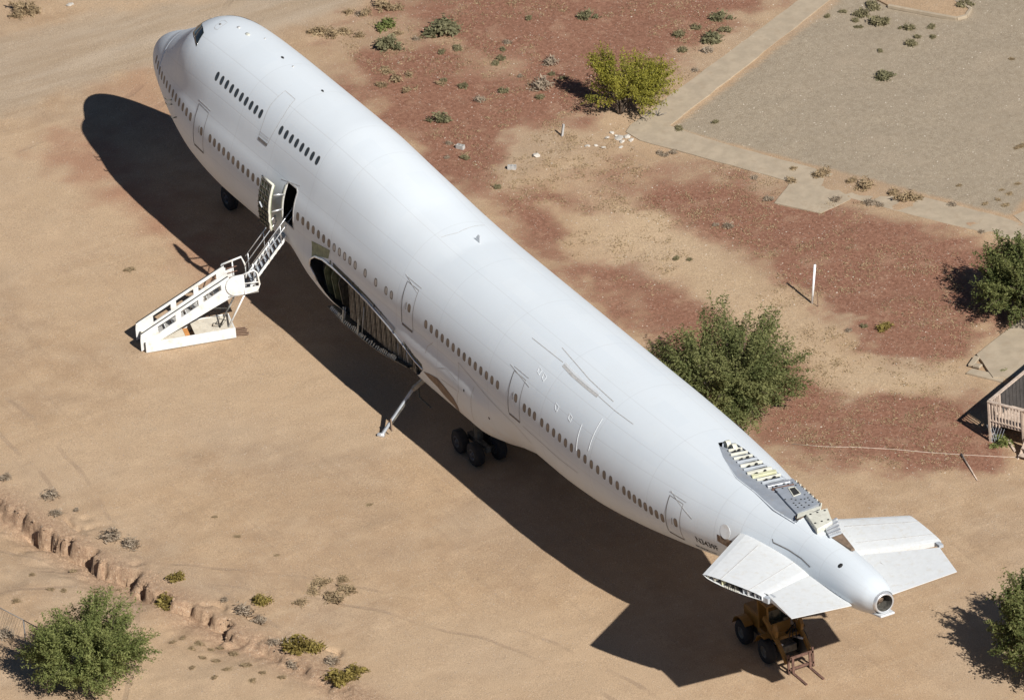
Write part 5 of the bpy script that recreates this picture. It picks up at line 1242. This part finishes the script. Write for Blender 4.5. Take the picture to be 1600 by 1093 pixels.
for u, v, px in [(1283, 268, 30), (1352, 286, 34), (1417, 303, 34), (1238, 280, 20), (1240, 262, 16), (1330, 280, 18), (1395, 298, 20), (1435, 306, 18)]: shrub('dry', u, v, px, 'along the inner edge of the path')
for u, v, px in [(1307, 309, 22), (1362, 315, 22), (1490, 317, 16), (1533, 361, 12), (1376, 318, 14), (1030, 238, 14), (1042, 240, 14)]: shrub('grey', u, v, px, 'along the outer edge of the path')
shrub('gold', 1384, 508, 26, '', 'yellowish shrub on red gravel behind the white pipe'); shrub('bright', 1564, 686, 34, '', 'leafy green shrub growing against the porch railing')
shrub('bright', 1568, 578, 16, '', 'tiny green weed at the edge of the concrete slab')
for u, v, px, lb in [(274, 898, 30, 'small golden shrub on the crest of the gully'), (257, 924, 38, 'golden shrub growing in the gully below the crest'), (411, 934, 32, 'lone golden shrub on open sand above the gully'), (465, 1003, 48, 'wide golden shrub at the gully edge'), (492, 1006, 36, 'golden shrub joined to the wide one at the gully edge'), (530, 1052, 44, 'golden shrub where the gully fades out'), (553, 1046, 34, 'golden shrub on the far side of the fading gully')]: shrub('gold', u, v, px, '', lb, .95)
for u, v, px in [(79, 768, 28), (90, 798, 20), (120, 795, 12), (176, 830, 36), (202, 847, 30), (380, 950, 32), (405, 962, 30), (352, 934, 14), (516, 1030, 26), (455, 1000, 24), (455, 1035, 22), (12, 742, 24), (8, 985, 34), (430, 1000, 20)]: shrub('grey', u, v, px, 'along the crest of the gully')
for u, v, px in [(300, 1010, 14), (312, 1002, 16), (330, 1012, 14), (285, 995, 12), (338, 1030, 14), (365, 1018, 16), (385, 1036, 18), (355, 1042, 14), (395, 1060, 14), (270, 1000, 12), (300, 1040, 12), (318, 1025, 12), (50, 895, 12), (80, 918, 12), (100, 920, 12), (115, 890, 12), (147, 922, 12), (185, 920, 12), (25, 935, 16), (440, 1055, 14), (345, 1010, 14), (335, 1055, 12), (410, 1048, 12)]: shrub('dry', u, v, px, 'on bare ground below the gully', None, .6)
for u, v, px in [(500, 905, 34), (520, 925, 40), (545, 915, 30), (470, 935, 24), (535, 900, 22), (490, 920, 22)]: shrub('dry', u, v, px, 'in the sprawling dead patch above the gully', None, .5)
for u, v, px in [(201, 417, 20), (370, 835, 12), (577, 786, 12), (433, 865, 10), (335, 805, 10)]: shrub('dry', u, v, px, 'lying flat on the open sand', None, .25)
for u, v, px in [(1598, 225, 16), (1590, 228, 14), (1578, 300, 14), (1560, 310, 12), (1590, 285, 12), (1540, 316, 12), (1572, 318, 14), (1565, 295, 10), (1580, 90, 12), (1498, 288, 10)]: shrub('dry', u, v, px, 'scattered near the far corner of the lot', None, .5)
# every remaining plant is told apart by what it grows closest to
ANCH = [((968, 178), 'the palo verde tree'), ((1268, 473), 'the white pipe'), ((878, 213), 'the leaning wooden post'), ((968, 217), 'the rubble pile'), ((1510, 22), 'the rounded kerb end'), ((1520, 575), 'the broken slab corner'), ((988, 208), 'the outer path corner'),
        ((41, 1012), 'the wire fence post'), ((596, 681), 'the foot of the hanging beam'), ((225, 548), 'the foot of the boarding stairs'), ((135, 1072), 'the feathery green tree'), ((411, 934), 'the lone golden shrub'), ((470, 1003), 'the wide golden shrub'), ((257, 924), 'the golden shrub inside the gully'),
        ((698, 36), 'the largest sage shrub'), ((688, 183), 'the round sage shrub'), ((109, 9), 'the stone beside the road'), ((1147, 650), 'the mesquite behind the fuselage'), ((1265, 310), 'the square paved apron'), ((1379, 116), 'the spiky tuft in the lot'), ((1578, 338), 'the far lot corner'),
        ((719, 232), 'the cinder block near the shrubs'), ((800, 264), 'the cinder block alone on gravel'), ((602, 35), 'the fresh green roadside shrub'), ((848, 128), 'the dark twiggy shrub'), ((530, 1052), 'the golden shrub where the gully fades'), ((1112, 57), 'the middle sage shrub of the row'), ((1564, 686), 'the shrub against the porch')]
AP = np.array([gp(*a)[:2] for a, _ in ANCH]); ORD = ['closest', 'second closest', 'third closest', 'fourth closest', 'fifth closest', 'sixth closest', 'seventh closest', 'eighth closest', 'ninth closest', 'tenth closest', 'eleventh closest', 'twelfth closest']
KIND = {'olive': 'olive green desert shrub', 'grey': 'grey leafless desert shrub', 'dry': 'dry straw grass tuft'}
for kd in KIND:
    L_ = [(t, w) for t, k, w in SHRUBS if k == kd]; pos = np.array([t.location[:2] for t, _ in L_]); D = np.linalg.norm(pos[:, None]-AP[None], axis=2); R_ = np.argsort(np.argsort(D, axis=0), axis=0)
    for i, (t, w) in enumerate(L_):
        c = [j for j in np.argsort(D[i]) if R_[i, j] < len(ORD)]; j = min(c[:3], key=lambda j: (R_[i, j], D[i, j])) if c else int(np.argmin(D[i]))
        t['label'] = KIND[kd]+', '+ORD[min(int(R_[i, j]), 11)]+' to '+ANCH[j][1]; t['group'] = {'olive': 'olive desert shrubs', 'grey': 'grey leafless shrubs', 'dry': 'dry grass tufts'}[kd]
# ------------------------------------------------------------------ loose stones and straw: nobody could count them
def scatter(name, n, region, smin, smax, mat, seed, flat=.6):
    r = np.random.default_rng(seed); poly = G2(region); lo, hi = poly.min(0), poly.max(0); P = []
    while len(P) < n:
        q = lo+(hi-lo)*r.random((4000, 2)); k_ = in_poly(q[:, 0], q[:, 1], poly); P += q[k_].tolist()
    P = np.array(P[:n]); keep_ = fbm(P[:, 0]*.5, P[:, 1]*.5, seed, 3) > .36; P = P[keep_]; Z = ground_z(P[:, 0], P[:, 1]); n = len(P)
    base = np.array([(1, 0, 0), (.31, .95, 0), (-.81, .59, 0), (-.81, -.59, 0), (.31, -.95, 0), (0, 0, 1)]); s = (smin+(smax-smin)*r.random(n)**3)
    V = base[None]*s[:, None, None]*(.6+.7*r.random((n, 6, 1))); V[..., 2] *= flat; V[..., 2] -= .004; an = r.random(n)*6.28; c, si = np.cos(an)[:, None], np.sin(an)[:, None]
    x_ = V[..., 0]*c-V[..., 1]*si; y_ = V[..., 0]*si+V[..., 1]*c; V = np.stack([x_+P[:, :1], y_+P[:, 1:2], V[..., 2]+Z[:, None]], -1)
    f = np.array([(0, 1, 5), (1, 2, 5), (2, 3, 5), (3, 4, 5), (4, 0, 5)]); Fc = (f[None]+6*np.arange(n)[:, None, None]).reshape(-1, 3)
    me = bpy.data.meshes.new(name); me.vertices.add(6*n); me.vertices.foreach_set('co', V.astype(np.float32).ravel()); me.loops.add(Fc.size); me.loops.foreach_set('vertex_index', Fc.ravel().astype(np.int32)); me.polygons.add(len(Fc)); me.polygons.foreach_set('loop_start', np.arange(0, Fc.size, 3, dtype=np.int32)); me.update(calc_edges=True); me.materials.append(mat)
    o = bpy.data.objects.new(name, me); COL.objects.link(o); return o
STONE = simple('loose_stone', (.36, .28, .21), .95, var=.35, scale=3); PALE = simple('pale_pebble', (.52, .46, .38), .95, var=.2, scale=3); CLOD = simple('earth_clod', (.33, .225, .145), .95, var=.25, scale=4)
ALL = [(-80, -40), (1680, -40), (1680, 1130), (-80, 1130)]
tag(scatter('loose_stones', 5000, ALL, .012, .055, STONE, 51), 'small brown stones scattered over the desert ground', 'stones', kind='stuff')
tag(scatter('pale_pebbles', 5000, [(480, 40), (760, -20), (1680, -20), (1680, 760), (1200, 720)], .012, .05, PALE, 52), 'pale pebbles scattered over red gravel and gravel lot', 'stones', kind='stuff')
tag(scatter('gully_clods', 2600, [(-20, 760), (60, 790), (240, 895), (400, 980), (560, 1060), (540, 1090), (380, 1010), (220, 930), (60, 850), (-20, 810)], .015, .075, CLOD, 53, .8), 'broken earth clods along the gully bank', 'clods', kind='stuff')
r_ = np.random.default_rng(60); q = []
poly = G2([(520, 60), (700, -10), (1250, -10), (980, 200), (1240, 290), (1580, 380), (1540, 500), (1480, 590), (1540, 740), (1250, 720), (1000, 480), (760, 300)]); lo_, hi_ = poly.min(0), poly.max(0)
while len(q) < 1700:
    c_ = lo_+(hi_-lo_)*r_.random(2)
    if in_poly(np.array([c_[0]]), np.array([c_[1]]), poly)[0] and fbm(c_[0]*.4, c_[1]*.4, 8, 3) > .42: q.append(c_)
q = np.repeat(np.array(q), 14, 0); q = q+r_.normal(size=q.shape)*.16; P = np.stack([q[:, 0], q[:, 1], ground_z(q[:, 0], q[:, 1])+.02], -1)
o = bpy.data.objects.new('dry_grass', leaves_mesh('dry_grass', P, .028, LM['dry'], 5.0, 61, -.6)); COL.objects.link(o); tag(o, 'sparse dry straw sprinkled over the red gravel', 'grass', kind='stuff')
